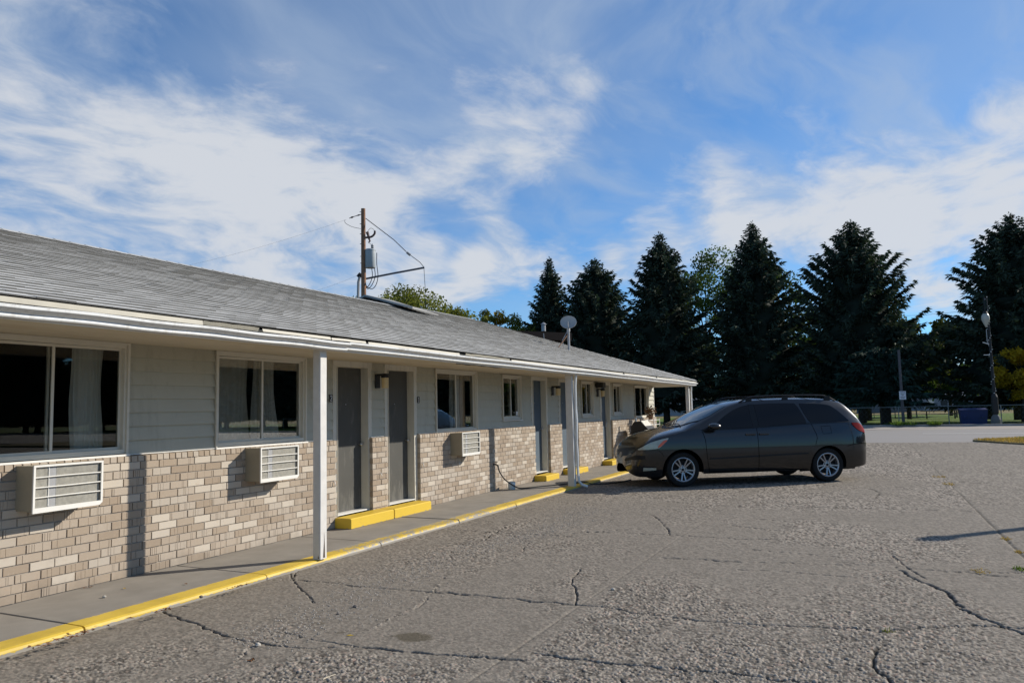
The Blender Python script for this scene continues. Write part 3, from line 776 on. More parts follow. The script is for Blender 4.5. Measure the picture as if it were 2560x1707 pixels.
# ---- room numbers
def plaque(x, z, segs, label):
    t = thing('room_number', (x, YS, z), label, 'room number', 'room numbers beside the charcoal doors')
    w, h = .066, .105; y = YS-.027
    MB().bbox(x, y-.008, z, x+w, y, z+h, .002).build('plate', M_black, t)
    m = MB(); 
    for (a, b) in segs: m.bar((x+a[0]*w, y-.0085, z+a[1]*h), (x+b[0]*w, y-.0085, z+b[1]*h), .009, .002, (0, 1, 0))
    m.build('digit', M_paper, t)
plaque(8.50, 1.755, [((.24, .70), (.34, .84)), ((.34, .84), (.62, .86)), ((.62, .86), (.74, .70)), ((.74, .70), (.68, .55)), ((.68, .55), (.26, .16)), ((.24, .16), (.78, .16))], 'black room number plate reading 2 left of the first charcoal door')
plaque(10.765, 1.735, [((.5, .14), (.5, .87)), ((.5, .87), (.3, .74)), ((.34, .14), (.66, .14))], 'black room number plate reading 1 right of the second charcoal door')
# ---- door steps
def step(xs, y0, h, label):
    t = thing('door_step', (xs[0], 6.9, 0), label, 'door step', 'yellow concrete steps at the doors')
    for a, b in zip(xs, xs[1:]): MB().bbox(a+.003, y0, .001, b-.003, 6.93, h, .012).build('block', M_stepyellow, t)
step([8.55, 9.60, 10.655], 6.645, .140, 'long yellow painted concrete step below the two charcoal doors')
step([15.36, 16.13], 6.635, .123, 'short yellow concrete step below the first blue door, left of the second porch post')
step([17.05, 18.05], 6.635, .123, 'yellow concrete step half hidden behind the second porch post')
step([19.93, 20.95], 6.635, .123, 'yellow concrete step below the door with the notice, near the van')
# ---- hooks on the bricks, the notice, the dark speaker
for x, z, L in ((8.53, .62, 'left of the first charcoal door'), (9.63, .64, 'on the narrow pillar between the charcoal doors'), (10.82, .70, 'right of the second charcoal door')):
    m = MB().tube([(x, YB-.002, z+.03), (x, YB-.02, z+.02), (x, YB-.03, z-.01), (x, YB-.018, z-.03)], .006, 6)
    tag(m.build('wall_hook', M_white), 'small white hook screwed to the bricks '+L, 'hook', 'hooks on the brick wall')
tag(MB().box(20.36, YD-.006, 1.45, 20.60, YD-.002, 1.83).build('paper_notice', M_paper), 'white paper notice taped to a blue grey door', 'notice')
t = thing('wall_speaker', (19.86, YS-.1, 2.22), 'black box speaker under the eave above a wall lamp', 'speaker')
MB().bbox(19.72, YS-.24, 2.13, 19.98, YS-.03, 2.27, .015).build('cabinet', M_black, t); MB().box(19.8, YS-.03, 2.16, 19.9, YS-.012, 2.24).build('bracket', M_black, t)
# ---- spigot, hose and can
t = thing('spigot', (13.41, YB, .515), 'dark hose spigot sticking out of the brick wall', 'tap')
MB().tube([(13.41, YB+.02, .515), (13.41, YB-.06, .515), (13.41, YB-.10, .49), (13.41, YB-.105, .45)], [.014, .014, .017, .015], 8).build('body', M_black, t, smooth=True)
m = MB().tube([(13.41, YB-.06, .52), (13.41, YB-.06, .56)], .007, 6); m.lathe([(.03, 0), (.034, .006), (.03, .012)], 10, (13.41, YB-.06, .556)); m.build('valve', M_black, t)
def spline(pts, n=10):
    P_ = [Vector(p) for p in pts]; out = []
    for i in range(len(P_)-1):
        a, b, c, d = P_[max(i-1, 0)], P_[i], P_[i+1], P_[min(i+2, len(P_)-1)]
        for k in range(n):
            t = k/n; out.append(.5*((2*b)+(c-a)*t+(2*a-5*b+4*c-d)*t*t+(3*b-a-3*c+d)*t**3))
    out.append(P_[-1]); return out
M_hose = material('black_rubber_hose', (.018, .019, .02), .5, .4)
hp = [(13.41, YB-.105, .45), (13.43, YB-.13, .36), (13.5, 6.72, .22), (13.66, 6.62, .09), (13.82, 6.55, .02), (14.05, 6.42, .013), (14.4, 6.25, .013), (14.75, 6.05, .013), (15.1, 5.85, .013), (15.32, 5.70, .012), (15.42, 5.58, -.035), (15.7, 5.3, -.04), (16.1, 5.15, -.04), (16.6, 5.1, -.04)]
tag(MB().tube(spline(hp), .0125, 7).build('garden_hose', M_hose, None, smooth=True), 'black garden hose running from the spigot across the walkway', 'hose')
t = thing('paint_can', (13.76, 6.70, 0), 'small white and blue can standing by the brick wall under the hose', 'can')
MB().lathe([(.072, .001), (.074, .004), (.074, .15), (.068, .15), (.066, .138), (.002, .137)], 18, (13.76, 6.70, 0)).build('body', material('can_paint', (.52, .62, .66), .4, .5, var=.35, vscale=18), t, smooth=30)
MB().lathe([(.0765, .145), (.0765, .152), (.066, .1525), (.066, .145)], 18, (13.76, 6.70, 0), closed=True).build('rim', M_metal2, t)

# ---- barbecue
def barbecue():
    X0, X1, yb, yf = 21.85, 22.62, 6.66, 6.12
    t = thing('barbecue', (22.2, 6.4, 0), 'black barbecue with white side shelf and short chimney against the brick wall', 'barbecue')
    M_lid = material('sooty_black_enamel', (.013, .013, .014), .4, .4); M_cream = material('scuffed_cream_panel', (.55, .52, .45), .5, .4, var=.2, vscale=12)
    prof = [(yb, .80), (yb, .99), (yb-.10, 1.14), (yb-.30, 1.15), (yf+.02, .92), (yf, .80)]
    MB().prism([(X0, y, z) for y, z in prof], (X1-X0, 0, 0)).build('lid', M_lid, t)
    m = MB(); m.hexa([(X0+.03, yf+.03, .915), (X1-.03, yf+.03, .915), (X1-.03, yf+.05, .905), (X0+.03, yf+.05, .905)], [(X0+.03, yb-.31, 1.165), (X1-.03, yb-.31, 1.165), (X1-.03, yb-.29, 1.155), (X0+.03, yb-.29, 1.155)]); m.build('lid_front', M_cream, t)
    m = MB().lathe([(.04, -.008), (.045, 0), (.04, .012)], 14, (0, 0, 0)); m.v = [(X0+.36+p[0], yf+.17+p[1]*.6, 1.055+p[2]+p[1]*.8) for p in m.v]; m.build('thermometer', M_black, t)
    m = MB().tube([(X0+.1, yf+.02, .90), (X0+.1, yf-.05, .88), (X1-.1, yf-.05, .88), (X1-.1, yf+.02, .90)], .011, 7); m.build('handle', M_metal, t)
    m = MB().hexa([(X0+.02, yf+.05, .62), (X1-.02, yf+.05, .62), (X1-.02, yb-.05, .62), (X0+.02, yb-.05, .62)], [(X0, yf, .797), (X1, yf, .797), (X1, yb, .797), (X0, yb, .797)]); m.build('firebox', M_lid, t)
    for lx, ly in ((X0+.06, yf+.09), (X1-.06, yf+.09), (X0+.06, yb-.09), (X1-.06, yb-.09)): MB().bar((lx, ly, .002), (lx, ly, .63), .035).build('leg', M_lid, t)
    MB().box(X0+.08, yf+.08, .16, X1-.08, yb-.08, .18).build('bottom_shelf', M_lid, t)
    m = MB().bbox(X0-.34, yf+.02, .78, X0-.01, yb-.05, .815, .01); m.build('side_shelf', M_lid, t); MB().box(X0-.34, yf+.0, .775, X0-.01, yf+.018, .825).build('shelf_rim', M_paper, t)
    m = MB().lathe([(.035, 0), (.035, .10), (.034, .12), (.001, .121)], 12, (X0+.10, yb-.13, 1.13)); m.build('chimney', M_metal, t, smooth=30)
    MB().lathe([(.05, .0), (.055, .012), (.02, .03), (.001, .032)], 12, (X0+.10, yb-.13, 1.262)).build('chimney_cap', M_metal, t)
    return t
barbecue()
t = thing('plant_rack', (23.25, 6.45, 0), 'white wire plant rack beside the barbecue', 'rack')
m = MB()
for z in (.55, .80, 1.02, 1.16):
    for k in range(4): m.bar((22.95, 6.25+k*.11, z), (23.6, 6.25+k*.11, z), .014)
m.build('shelf', M_white, t)
for x in (22.95, 23.6):
    for y in (6.25, 6.58): MB().bar((x, y, .002), (x, y, 1.20), .02).build('leg', M_white, t)
t = thing('potted_plant', (23.2, 6.42, 1.17), 'dried brown plant in a small pot on the white rack', 'plant')
MB().lathe([(.06, .0), (.085, .12), (.09, .13), (.075, .13), (.07, .11), (.001, .11)], 14, (23.2, 6.42, 1.17)).build('pot', material('clay_pot', (.30, .17, .10), .8, .2), t, smooth=30)
m = MB()
for k in range(170):
    d = Vector(rng.normal(0, 1, 3)); d.normalize(); p = Vector((23.2, 6.42, 1.42))+d*rng.uniform(.05, .19); q = Vector(rng.normal(0, .03, 3)); r_ = Vector(rng.normal(0, .03, 3))
    m.add([p, p+q, p+q+r_, p+r_], [(0, 1, 2, 3)])
for k in range(9): m.tube([(23.2, 6.42, 1.28), (23.2+rng.uniform(-.1, .1), 6.42+rng.uniform(-.1, .1), 1.45)], .004, 4)
m.build('dried_leaves', material('dried_leaf', (.22, .13, .07), .9, .1, var=.3), t)

# ================================================================== THE VAN
def make_van():
    t = thing('minivan', (17.071, 2.846, -.055), 'dark grey minivan with roof rails parked nose to the walkway', 'minivan', None, R_(123.8), 1.0394)
    NX = 260
    def tab(pts):
        xs = np.array([p[0] for p in pts][::-1] if pts[0][0] > pts[-1][0] else [p[0] for p in pts], float)
        ys = np.array([p[1] for p in pts][::-1] if pts[0][0] > pts[-1][0] else [p[1] for p in pts], float)
        # monotone cubic
        h = np.diff(xs); d = np.diff(ys)/h; m = np.zeros(len(xs)); m[0] = d[0]; m[-1] = d[-1]
        for i in range(1, len(xs)-1): m[i] = 0 if d[i-1]*d[i] <= 0 else 2*d[i-1]*d[i]/(d[i-1]+d[i])
        def f(x):
            x = np.clip(x, xs[0], xs[-1]); i = np.clip(np.searchsorted(xs, x)-1, 0, len(xs)-2); u = (x-xs[i])/h[i]
            return (2*u**3-3*u**2+1)*ys[i]+(u**3-2*u**2+u)*h[i]*m[i]+(-2*u**3+3*u**2)*ys[i+1]+(u**3-u**2)*h[i]*m[i+1]
        return f
    sill0 = tab([(2.515, .44), (2.50, .36), (2.46, .27), (2.40, .225), (2.3, .205), (1.9, .215), (1.1, .245), (0, .245), (-1.1, .25), (-1.9, .255), (-2.3, .29), (-2.48, .36)])
    belt = tab([(2.515, .54), (2.50, .56), (2.46, .61), (2.40, .70), (2.30, .80), (2.15, .885), (1.95, .945), (1.79, .975), (1.5, 1.06), (1.2, 1.105), (.9, 1.085), (.5, 1.09), (0, 1.105), (-.6, 1.135), (-1.2, 1.16), (-2.0, 1.175), (-2.25, 1.15), (-2.38, 1.02), (-2.44, .86), (-2.48, .66)])
    top = tab([(2.515, .56), (2.50, .60), (2.46, .66), (2.42, .735), (2.36, .80), (2.23, .895), (2.11, .970), (1.87, 1.055), (1.62, 1.105), (1.48, 1.135), (1.2, 1.275), (.9, 1.42), (.6, 1.545), (.45, 1.60), (.2, 1.655), (-.1, 1.69), (-.8, 1.70), (-1.5, 1.685), (-1.95, 1.635), (-2.02, 1.60), (-2.2, 1.42), (-2.36, 1.20), (-2.42, 1.04), (-2.46, .86), (-2.48, .70)])
    cant = tab([(2.515, .545), (2.50, .565), (2.46, .615), (2.40, .705), (2.30, .806), (2.15, .893), (1.95, .955), (1.79, .985), (1.5, 1.072), (1.2, 1.115), (1.12, 1.12), (.905, 1.205), (.612, 1.40), (.368, 1.54), (.15, 1.60), (-.1, 1.625), (-.8, 1.635), (-1.5, 1.615), (-1.9, 1.56), (-2.0, 1.52), (-2.15, 1.38), (-2.33, 1.17), (-2.42, .99), (-2.48, .67)])
    half = tab([(2.515, .15), (2.505, .28), (2.485, .40), (2.46, .50), (2.43, .60), (2.38, .69), (2.30, .765), (2.2, .82), (2.05, .87), (1.8, .915), (1.5, .935), (1.0, .945), (0, .95), (-1.0, .95), (-1.6, .945), (-2.0, .925), (-2.25, .885), (-2.38, .83), (-2.45, .75), (-2.48, .66)])
    bz = tab([(.18, -.085), (.28, -.035), (.38, -.005), (.50, .012), (.56, .020), (.62, .022), (.80, .018), (.95, .004), (1.06, -.022), (1.2, -.055)])
    def yside(x, z):
        b = belt(x); w = half(x)
        if z <= b: return float(w+bz(z))
        return float(w+bz(min(b, 1.2))-(.40*(z-b)+.10*(z-b)**2))
    AX = {1.515: .405, -1.515: .385}
    def low(x):
        z = float(sill0(x))
        for xa, R in AX.items():
            if abs(x-xa) < R: z = max(z, .335+math.sqrt(R*R-(x-xa)**2))
        return z
    xs = list(np.linspace(-2.48, 2.44, 120))+list(np.linspace(2.45, 2.515, 9))
    for xa, R in AX.items():
        for th in np.linspace(0.02, math.pi-.02, 36): xs.append(xa+R*math.cos(th)*.9999)
        xs += [xa-R-.002, xa+R+.002]
    xs = sorted(xs)
    FR = [0, .06, .14, .25, .38, .52, .66, .80, .91, 1.0]
    def section(x):
        zb, b, zc, zt = low(x), float(belt(x)), float(cant(x)), float(top(x)); pts = []
        b2 = max(b, zb+.02)
        for f in FR:
            z = zb+(b2-zb)*f; pts.append((yside(x, z), z))
        zc = max(zc, b2+.002)
        for f in (.33, .67, 1): z = b2+(zc-b2)*f; pts.append((yside(x, z), z))
        yc = pts[-1][0]; zt = max(zt, zc+.01)
        for fy, fz in ((.965, .30), (.90, .55), (.78, .76), (.55, .92), (.28, .985), (0, 1.0)): pts.append((yc*fy, zc+(zt-zc)*fz))
        return pts
    secs = {x: section(x) for x in xs}
    def ztop(x, y):                                   # height of the upper skin at (x, y)
        p = section(x)[12:]; ys = [a for a, _ in p][::-1]; zs = [b for _, b in p][::-1]
        return float(np.interp(abs(y), ys, zs))
    M_paint = material('dark_grey_car_paint', (.006, .0062, .0072), .32, .3, metal=.25, coat=1.0, var=.03)
    M_paint.node_tree.nodes['Principled BSDF'].inputs['Coat Roughness'].default_value = .04
    M_tint = material('tinted_car_glass', (.004, .005, .007), .05, .3); M_trim = material('black_car_trim', (.010, .010, .011), .55, .3)
    M_wind = material('windscreen_glass', (.035, .062, .070), .02, 1.0); M_seam = material('panel_gap', (.003, .003, .003), .9, .0)
    rows = [[(x, y, z) for y, z in secs[x]]+[(x, -y, z) for y, z in secs[x][-2::-1]] for x in xs]
    m = MB().grid(rows); m.add(rows[0], [tuple(range(len(rows[0])))]); m.add(rows[-1], [tuple(range(len(rows[-1])))])
    m.build('body', M_paint, t, smooth=32, world=False)
    def B(mb, name, mat_, par=t, smooth=False): return mb.build(name, mat_, par, smooth, world=False)
    def side_panel(name, x0, x1, lo, hi, mat_, off=.006, n=22, k=6, par=t, both=True, smooth=True):
        for sgn in ((1, -1) if both else (1,)):
            rws = []
            for i in range(n+1):
                x = x0+(x1-x0)*i/n; a, b = lo(x), hi(x)
                rws.append([(x, sgn*(yside(x, a+(b-a)*j/k)+off), a+(b-a)*j/k) for j in range(k+1)])
            mm = MB().grid(rws)
            edge = [r[0] for r in rws]+rws[-1][1:]+[r[-1] for r in rws[::-1]][1:]+rws[0][::-1][1:-1]
            inner = [(p[0], p[1]-sgn*(off+.006), p[2]) for p in edge]; q = len(edge)
            mm.add(edge+inner, [(i, (i+1) % q, q+(i+1) % q, q+i) for i in range(q)])
            o = B(mm, name, mat_, par, 50 if smooth else False)
        return o
    L = lambda pts: tab(pts)
    # glass
    hi = L([(.83, 1.155), (.72, 1.26), (.6, 1.345), (.47, 1.42), (.32, 1.49), (.15, 1.545), (.04, 1.565)]); lo = L([(.83, 1.115), (.5, 1.115), (.04, 1.125)])
    side_panel('side_window', .835, .04, lo, hi, M_tint)
    side_panel('side_window', -.09, -1.10, L([(-.09, 1.135), (-.6, 1.155), (-1.10, 1.18)]), L([(-.09, 1.572), (-.5, 1.585), (-.95, 1.578), (-1.02, 1.48), (-1.10, 1.24)]), M_tint)
    side_panel('side_window', -1.06, -2.04, L([(-1.06, 1.52), (-1.13, 1.30), (-1.19, 1.19), (-1.6, 1.19), (-2.04, 1.195)]), L([(-1.06, 1.57), (-1.4, 1.56), (-1.68, 1.525), (-1.85, 1.41), (-2.04, 1.21)]), M_tint)
    side_panel('window_pillar', .035, -.085, L([(.035, 1.12), (-.085, 1.13)]), L([(.035, 1.575), (-.085, 1.58)]), M_trim, .004, 4)
    side_panel('quarter_trim', 1.12, .85, L([(1.12, 1.09), (.85, 1.108)]), L([(1.12, 1.095), (1.0, 1.13), (.85, 1.165)]), M_trim, .005, 8)
    side_panel('belt_strip', 1.10, -2.06, L([(1.1, 1.085), (.5, 1.094), (0, 1.108), (-.6, 1.137), (-1.2, 1.163), (-2.06, 1.176)]), L([(1.1, 1.10), (.5, 1.110), (0, 1.124), (-.6, 1.152), (-1.2, 1.178), (-2.06, 1.188)]), M_trim, .008, 40, 1)
    yw = L([(1.47, .10), (1.43, .33), (1.36, .47), (1.2, .64), (1.05, .725), (.9, .735), (.75, .705), (.6, .675), (.50, .655)])
    rws = []
    for i in range(25):
        x = 1.47+(.50-1.47)*i/24; w = float(yw(x))
        rws.append([(x, w*k/10, ztop(x, w*k/10)+.007) for k in range(-10, 11)])
    B(MB().grid(rws), 'windscreen', M_wind, t, 'all')
    rws = []
    for i in range(13):
        x = -2.06+(-2.33+2.06)*i/12; w = .60+.1*i/12
        rws.append([(x, w*k/8, ztop(x, w*k/8)+.006) for k in range(-8, 9)])
    B(MB().grid(rws), 'rear_window', M_tint, t, 'all')
    m = MB()                                           # cowl and wipers
    rws = []
    for k in range(-12, 13):
        y = .74*k/12; xc = float(np.interp(abs(y), [.0, .1, .33, .47, .64, .74], [1.475, 1.47, 1.43, 1.36, 1.2, 1.06]))
        rws.append([(xc+.005, y, ztop(xc, y)+.009), (xc+.075, y, ztop(xc+.075, y)+.006)])
    B(MB().grid(rws), 'cowl', M_trim)
    for y0, y1 in ((.55, .02), (.02, -.5)):
        B(MB().tube([(1.40, y0*.9, ztop(1.40, y0*.9)+.03), (1.36, (y0+y1)/2, ztop(1.36, (y0+y1)/2)+.03), (1.40, y1, ztop(1.40, y1)+.03)], .009, 5), 'wiper', M_trim)
    # panel gaps, mouldings, handles
    def ribbon(pts, w, off, mat_, name, d=.0):
        for sgn in (1, -1):
            P_ = []
            for (a, b), (c, e) in zip(pts, pts[1:]):
                n_ = max(2, int(math.hypot(c-a, e-b)/.04))
                P_ += [(a+(c-a)*k/n_, b+(e-b)*k/n_) for k in range(n_)]
            P_.append(pts[-1]); rws = []
            for i, (x, z) in enumerate(P_):
                x0, z0 = P_[max(i-1, 0)]; x1, z1 = P_[min(i+1, len(P_)-1)]; l = math.hypot(x1-x0, z1-z0); nx, nz = -(z1-z0)/l*w/2, (x1-x0)/l*w/2
                rws.append([(x+nx, sgn*(yside(x+nx, z+nz)+.001), z+nz), (x+nx*.8, sgn*(yside(x, z)+off), z+nz*.8), (x-nx*.8, sgn*(yside(x, z)+off), z-nz*.8), (x-nx, sgn*(yside(x-nx, z-nz)+.001), z-nz)])
            B(MB().grid(rws), name, mat_)
    ribbon([(1.10, 1.075), (1.055, .9), (1.045, .68), (1.02, .45), (.98, .26)], .010, .002, M_seam, 'door_gap')
    ribbon([(-.03, 1.12), (-.03, .27)], .010, .002, M_seam, 'door_gap')
    ribbon([(-1.20, 1.16), (-1.275, .95), (-1.285, .88), (-1.24, .75)], .010, .002, M_seam, 'door_gap')
    ribbon([(.98, .275), (-1.08, .275)], .012, .002, M_seam, 'sill_gap')
    ribbon([(1.79, .965), (1.95, .86), (2.02, .74), (1.93, .66), (1.9, .60)], .007, .002, M_seam, 'bumper_gap')
    ribbon([(-1.93, .70), (-2.1, .735), (-2.3, .745), (-2.42, .74)], .010, .002, M_seam, 'bumper_gap')
    ribbon([(-1.40, 1.105), (-1.60, 1.11), (-1.61, .96), (-1.42, .955), (-1.40, 1.105)], .006, .002, M_seam, 'fuel_flap')
    ribbon([(.98, .535), (-.02, .560)], .030, .010, M_trim, 'side_moulding'); ribbon([(-.045, .561), (-1.07, .583)], .030, .010, M_trim, 'side_moulding')
    for x in (.115, -.165):
        for sgn in (1, -1):
            y = yside(x, .985); m = MB().bbox(x-.10, sgn*(y+.012)-.012, .972, x+.10, sgn*(y+.012)+.022*sgn if sgn > 0 else sgn*(y+.012)+.012, 1.002, .006) if sgn > 0 else MB().box(x-.10, -(y+.035), .972, x+.10, -y, 1.002)
            B(m, 'door_handle', M_paint)
    for sgn in (1, -1):
        m = MB()
        prof = [(.0, .012), (.02, .055), (.07, .078), (.14, .082), (.20, .072), (.225, .05)]
        vs = []
        for a, r in prof:
            vs.append([(1.02-a, sgn*(1.045+.115*math.cos(q)*r/.08), 1.16+.85*r*math.sin(q)) for q in np.linspace(0, 2*math.pi, 17)])
        m.grid(vs); m.add(vs[-1][:-1], [tuple(range(16))]); mir = B(m, 'wing_mirror', M_paint, t, 40)
        B(MB().hexa([(.99, sgn*.90, 1.085), (.90, sgn*.90, 1.085), (.90, sgn*.99, 1.10), (.99, sgn*.99, 1.10)], [(.99, sgn*.88, 1.12), (.90, sgn*.88, 1.12), (.90, sgn*.99, 1.13), (.99, sgn*.99, 1.13)]), 'mirror_stalk', M_trim, mir)
    # lamps
    M_head = material('hazy_headlamp', (.34, .36, .30), .25, .6, coat=.6, var=.25, vscale=9); M_amber = material('amber_lens', (.62, .085, .02), .25, .5, coat=.5); M_red = material('red_lens', (.24, .002, .004), .4, .1, coat=.0, var=.25, vscale=12)
    hl = L([(2.36, .752), (2.15, .872), (1.95, .932), (1.80, .962)]); ll = L([(2.36, .735), (2.2, .74), (2.0, .765), (1.9, .84), (1.80, .945)])
    side_panel('headlamp', 2.36, 1.80, ll, hl, M_head, .010, 18)
    side_panel('indicator', 2.01, 1.83, L([(2.01, .772), (1.95, .80), (1.88, .86), (1.83, .905)]), L([(2.01, .80), (1.95, .865), (1.88, .915), (1.83, .927)]), M_amber, .014, 8)
    side_panel('tail_lamp', -2.10, -2.415, L([(-2.10, 1.13), (-2.2, 1.03), (-2.3, .975), (-2.415, .95)]), L([(-2.10, 1.163), (-2.25, 1.155), (-2.33, 1.115), (-2.415, 1.00)]), M_red, .012, 12)
    side_panel('fog_lamp', 2.28, 2.05, L([(2.28, .325), (2.05, .345)]), L([(2.28, .39), (2.05, .385)]), M_head, .008, 6)
    side_panel('lower_intake', 2.455, 2.04, L([(2.455, .31), (2.25, .285), (2.04, .385)]), L([(2.455, .42), (2.25, .415), (2.04, .40)]), M_trim, .003, 10)
    side_panel('grille', 2.455, 2.25, L([(2.455, .535), (2.25, .555)]), L([(2.455, .60), (2.38, .635), (2.25, .62)]), M_trim, .006, 8)
    side_panel('grille', 2.505, 2.455, L([(2.505, .50), (2.455, .535)]), L([(2.505, .548), (2.455, .60)]), M_trim, .006, 8)
    m = MB()                                           # oval badge of three ellipses on the nose
    def oval(cy, cz, a, b): return [(2.512-1.2*(a*math.cos(q))**2+(-.35*(b*math.sin(q))), cy+a*math.cos(q), cz+b*math.sin(q)) for q in np.linspace(0, 2*math.pi, 19)]
    for a, b, cz in ((.070, .048, .615), (.040, .020, .634), (.018, .044, .618)): m.tube(oval(0, cz, a, b), .0045, 5)
    B(m, 'badge', M_metal)
    # roof rails
    for sgn in (1, -1):
        pts = [(.20, sgn*.665, 1.615), (.05, sgn*.655, 1.68), (-.12, sgn*.65, 1.722), (-.8, sgn*.645, 1.738), (-1.5, sgn*.64, 1.728), (-1.72, sgn*.64, 1.70), (-1.90, sgn*.64, 1.612)]
        r_ = B(MB().tube(spline(pts, 5), .017, 7), 'roof_rail', M_trim, t, True)
        for x in (-.02, -.80, -1.72): B(MB().box(x-.06, sgn*.645-.016, 1.60, x+.06, sgn*.645+.016, 1.715), 'rail_foot', M_trim, r_)
    for x in (-.35, -1.35): B(MB().box(x-.02, -.62, 1.735, x+.02, .62, 1.752), 'cross_bar', M_trim)
    # wheels
    M_tyre = material('tyre_rubber', (.013, .013, .013), .8, .2, bump=.2, bscale=80); M_alloy = material('alloy_rim', (.36, .37, .39), .33, .5, metal=.75); M_brake = material('brake_dark', (.02, .02, .021), .7, .2)
    M_well = material('wheel_well', (.006, .006, .006), .95, .0)
    def wheel(x, sgn):
        yo = .905*sgn; c = (x, yo, .338); dy = -sgn
        ty = [(.235, 0.0), (.255, .012), (.30, .014), (.325, .004), (.338, -.03), (.338, -.15), (.325, -.185), (.235, -.19)]
        w = MB().lathe([(r, h*sgn) for r, h in ty], 40, c, 'y', cap=False); w.v = [(p[0], p[1], p[2]) for p in w.v]
        w = B(w, 'wheel', M_tyre, t, 35)
        rim = MB().lathe([(r, h*sgn) for r, h in [(.238, -.012), (.238, .004), (.228, .006), (.212, -.006), (.205, -.05), (.205, -.15), (.212, -.15)]], 40, c, 'y', cap=False)
        rim.lathe([(r, h*sgn) for r, h in [(.002, -.030), (.05, -.030), (.082, -.036), (.082, -.05), (.002, -.05)]], 20, c, 'y')
        for k in range(5):
            th = math.pi/2+k*2*math.pi/5+.63
            for dd in (-.19, .19):
                a = th+dd*.95; b = th+dd*1.05
                p0 = Vector((x+.06*math.cos(th+dd*1.0), yo-.036*sgn, .338+.06*math.sin(th+dd*1.0))); p1 = Vector((x+.222*math.cos(b), yo-.010*sgn, .338+.222*math.sin(b)))
                rim.bar(p0, p1, .024, .030, (0, 1, 0))
        B(rim, 'rim', M_alloy, w, 30)
        B(MB().lathe([(.002, -.09*sgn), (.185, -.09*sgn), (.185, -.11*sgn), (.002, -.11*sgn)], 24, c, 'y'), 'brake_disc', M_brake, w)
        m = MB().lathe([(.002, -.024*sgn), (.026, -.024*sgn), (.030, -.034*sgn), (.002, -.034*sgn)], 14, c, 'y')
        for k in range(5):
            th = math.pi/2+k*2*math.pi/5; m.lathe([(.002, -.0285*sgn), (.012, -.0285*sgn), (.012, -.040*sgn), (.002, -.040*sgn)], 8, (x+.056*math.cos(th), yo, .338+.056*math.sin(th)), 'y')
        B(m, 'hub_cap', M_brake, w)
    for x in (1.515, -1.515):
        for sgn in (1, -1): wheel(x, sgn)
    for x, R in AX.items():
        for sgn in (1, -1):
            rws = [[(x+(R+.012)*math.cos(q), sgn*(yside(x+R*math.cos(q)*.98, max(.3, .335+R*math.sin(q)))-.004), .335+(R+.012)*math.sin(q)), (x+(R+.012)*math.cos(q), sgn*.62, .335+(R+.012)*math.sin(q))] for q in np.linspace(-.15, math.pi+.15, 24)]
            m = MB().grid(rws); m.add([r[1] for r in rws], [tuple(range(24))]); B(m, 'wheel_well', M_well)
    m = MB().box(-2.2, -.62, .30, 2.2, .62, .5); m.box(-1.05, -.85, .255, 1.05, .85, .5); m.box(-2.36, -.7, .33, -1.95, .7, .5); m.box(1.95, -.7, .24, 2.3, .7, .5)
    B(m, 'underbody', M_well)
    m = MB().tube([(-1.1, .55, .22), (-2.3, .55, .24)], .03, 8); B(m, 'exhaust', M_brake)
    return t
make_van()

# ================================================================== ROOF DISH, POLE, BACK BUILDING
t = thing('satellite_dish', (19.8, 7.75, 3.24), 'grey satellite dish on a braced mast standing on the roof', 'satellite dish')
zb = zr(19.8, 7.75)-.02
MB().tube([(19.8, 7.75, zb), (19.8, 7.75, zb+.62)], .034, 10).build('mast', M_metal2, t, smooth=True)
M_rust = material('rusty_steel', (.28, .16, .10), .8, .2, var=.3, vscale=20)
MB().tube([(19.8, 7.75, zb+.50), (19.42, 7.93, zr(19.42, 7.93)-.01)], .014, 6).build('brace', M_rust, t)
MB().tube([(19.79, 7.77, zb+.58), (19.6, 7.86, zb+.3), (19.66, 7.83, zr(19.66, 7.83)-.01)], .009, 6).build('brace', M_metal2, t)
dc = at_x(1421, 805, 19.75); nrm = Vector((-.86, -.30, .34)).normalized(); a_ = nrm.cross(Vector((0, 0, 1))).normalized(); b_ = a_.cross(nrm)
rows = []
for i in range(9):
    r = i/8; rows.append([tuple(Vector(dc)+a_*(.225*r*math.cos(q))+b_*(.195*r*math.sin(q))+nrm*(.05*(r*r-1))) for q in np.linspace(0, 2*math.pi, 33)])
rows += [[tuple(Vector(p)+nrm*.008+(Vector(p)-Vector(dc))*.02) for p in rows[-1]], [tuple(Vector(p)-nrm*.012+(Vector(p)-Vector(dc))*.02) for p in rows[-1]]]
MB().grid(rows).build('dish', material('grey_dish', (.30, .31, .31), .5, .4), t, smooth=50)
MB().tube([tuple(Vector(dc)-b_*.17), tuple(Vector(dc)-b_*.21+nrm*.16), tuple(Vector(dc)-b_*.1+nrm*.24)], .011, 6).build('feed_arm', M_metal2, t)
MB().bar((19.8, 7.75, zb+.56), tuple(Vector(dc)-nrm*.05), .07).build('bracket', M_metal2, t)

